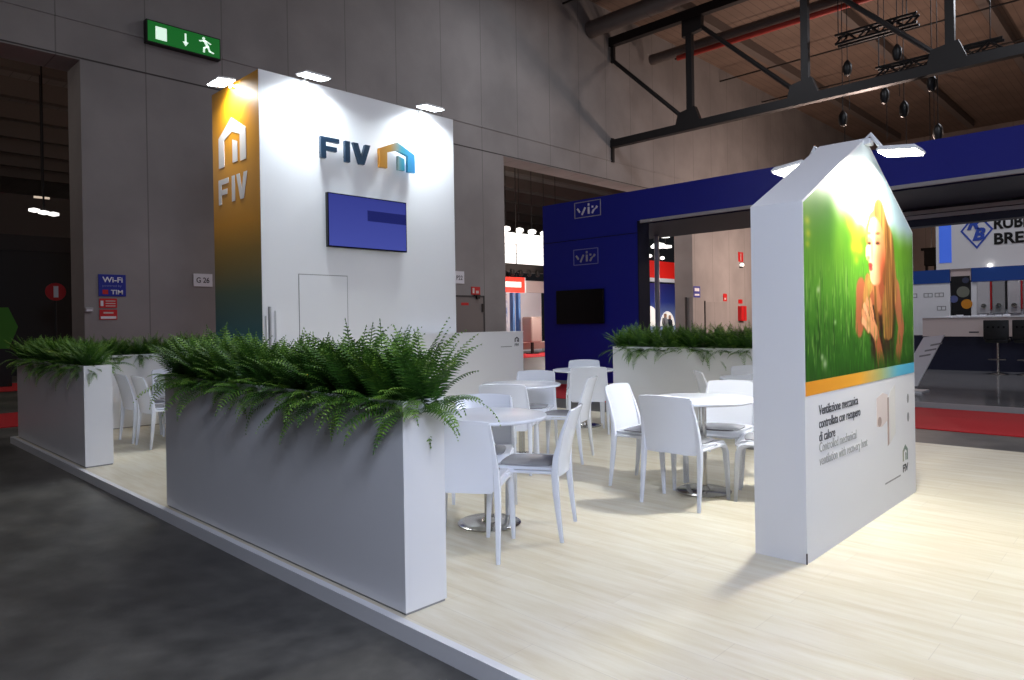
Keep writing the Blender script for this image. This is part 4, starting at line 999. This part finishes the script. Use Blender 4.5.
def stool(label, x, y):
    t = thing('bar_stool', label, 'stool', (x, y, 0))
    MB().lathe([(.20, 0), (.21, .01), (.18, .025), (.04, .05), (.03, .07)], (x, y, 0), 24).build('base', 'steel', t, True); MB().lathe([(.028, .05), (.028, .72)], (x, y, 0), 14).build('column', 'steel', t, True)
    MB().box(x-.22, y-.20, .72, x+.22, y+.20, .82, bevel=.03).build('seat', 'black', t, True)
    b = MB(); b.box(x-.24, y-.25, .80, x+.24, y-.19, 1.24, bevel=.02); b.build('backrest', 'black', t, True)
    for i in range(4): MB().lathe([(.004, -.02), (.02, -.01), (.02, .01), (.004, .02)], (x-.15+.1*i, y-.255, 1.08), 8).build('button', 'black_gloss', t, True)
    MB().tube([(x-.16, y+.0, .34), (x-.16, y-.16, .34), (x+.16, y-.16, .34), (x+.16, y, .34)], .012, 8).build('footrest', 'steel', t, True); box('footrest_arm', 'steel', t, x-.16, y-.012, .33, x+.16, y+.012, .35)
stool('black quilted bar stool at the counter, left of the pair', -.44, 17.1)
stool('black quilted bar stool at the counter, right of the pair', .10, 17.1)
def ring_stand():
    t = thing('exhibition_booth', 'white booth with diamond emblem and blue bands at far right', 'booth', (0, 20.2, 0))
    Y0 = 20.0
    box('header_panel', 'white_matt', t, -2.30, Y0, 2.62, 5, Y0+.3, 4.6)
    box('blue_stripe', mat('bright_blue', (84, 130, 236), .5, emit=(60, 100, 230), estr=.35), t, -2.22, Y0-.01, 2.80, -1.93, Y0, 4.5)
    box('left_wall', 'white_matt', t, -4.2, Y0+.02, 0, -1.98, Y0+.3, 2.25); box('blue_band', mat('band_blue', (20, 70, 150), .5), t, -4.2, Y0, 2.25, -1.98, Y0+.3, 2.62)
    box('pink_panel', 'print_pink', t, -1.98, Y0+.05, 2.3, -1.50, Y0+.3, 2.62)
    pn = box('dark_panel', 'black', t, -1.96, Y0+.04, .6, -1.52, Y0+.3, 2.42)
    for (x, z, r, c) in ((-1.68, 1.99, .15, (120, 122, 108)), (-1.60, 1.66, .13, (216, 140, 30)), (-1.90, 1.80, .10, (90, 100, 150)), (-1.62, 2.3, .08, (60, 66, 90))):
        MB().tube([(x, Y0+.04, z), (x, Y0+.03, z)], r, 20).build('round_picture', mat('roundel_%d' % c[0], c, .5), pn)
    box('right_band', 'band_blue', t, -1.48, Y0, 2.25, 3, Y0+.3, 2.62); box('right_wall', 'white_matt', t, -1.50, Y0+.05, .3, 3, Y0+.3, 2.25)
    for k in range(5):
        p = box('product_panel', 'print_grey' if k % 2 else mat('panel_pale', (196, 194, 196), .5), t, -1.34+.33*k, Y0-.02, 1.4, -1.07+.33*k, Y0+.04, 2.23)
        box('edge_bar', ('red_print', 'black')[k % 2], p, -1.06+.33*k, Y0-.01, 1.5, -1.03+.33*k, Y0+.045, 2.23)
        MB().tube([(-1.2+.33*k, Y0-.02, 1.60), (-1.2+.33*k, Y0-.08, 1.60)], .06, 12).build('tap', 'steel', p, True)
    for (x, z) in ((-2.62, 1.87), (-2.35, 1.87), (-3.0, 1.87), (-2.3, 1.5)):
        mb = MB()
        for dz in (0, .10): mb.prism([(x, z+dz), (x+.22, z+dz), (x+.22, z+dz+.02), (x, z+dz+.02)], (0, Y0+.02, 0), MY[0], MY[1], .003)
        for dx in (0, .1, .2): mb.prism([(x+dx, z), (x+dx+.02, z), (x+dx+.02, z+.12), (x+dx, z+.12)], (0, Y0+.02, 0), MY[0], MY[1], .0032)
        mb.build('line_drawing', 'print_grey', t)
    # diamond emblem: outline and two slanted letters
    cx, cz, hw, hh = -1.345, 3.62, .37, .50
    mb = MB(); o_, i_ = [(0, -hh), (hw, 0), (0, hh), (-hw, 0)], [(0, -hh*.86), (hw*.86, 0), (0, hh*.86), (-hw*.86, 0)]
    for k in range(4):
        j = (k+1) % 4; mb.prism([o_[k], o_[j], i_[j], i_[k]], (cx, Y0, cz), MY[0], MY[1], .012)
    e = mb.build('diamond_emblem', mat('emblem_blue', (52, 84, 190), .5), t)
    text('R', 'emblem_blue', e, (cx-.22, Y0, cz+.02), MY, .30, .30, .012, bold=.05, shear=.35)
    text('B', 'emblem_blue', e, (cx-.10, Y0, cz-.28), MY, .30, .34, .012, bold=.05, shear=.35)
    for i, s in enumerate(('RUBINETTERIE', 'BRESCIANE')):
        text(s, 'black', t, (-.96, Y0, 3.60-.40*i), MY, (2.15, 1.95)[i], .30, .012, bold=.035)
    MB().lathe([(.01, -.05), (.06, -.03), (.06, .03), (.01, .05)], (-1.05, Y0-.05, 2.66), 12).build('spot_lamp', canopy_m, t, True)
    return t
ring_stand()
t = thing('lightbox_frame', 'red framed white lightbox at the right picture edge', 'sign', (.4, 19.2, 0))
box('frame', 'red_print', t, .0, 19.15, 1.25, 2.2, 19.25, 2.62); box('panel', mat('lightbox', (250, 246, 240), .5, emit=(250, 244, 236), estr=.55), t, .12, 19.14, 1.37, 2.08, 19.15, 2.50); box('stand', 'dark_steel', t, .9, 19.2, 0, 1.3, 19.24, 1.25)
t = thing('hanging_projector', 'dark projector hanging in front of the brown end wall', 'projector', (-6, 36, 4.1))
box('body', mat('black_matt', (14, 13, 13), .95, spec=.05), t, -6.35, 35.8, 3.75, -5.75, 36.2, 4.5, bevel=.04); box('bracket', mat('black_matt', (14, 13, 13), .95, spec=.05), t, -6.5, 35.9, 4.5, -5.65, 36.1, 4.62); box('leg', mat('black_matt', (14, 13, 13), .95, spec=.05), t, -6.32, 35.9, 3.3, -6.22, 36.0, 3.8); box('leg', mat('black_matt', (14, 13, 13), .95, spec=.05), t, -5.95, 35.9, 3.3, -5.85, 36.0, 3.8); box('cable', 'dark_steel', t, -6.08, 35.98, 4.6, -6.04, 36.02, 13.2)
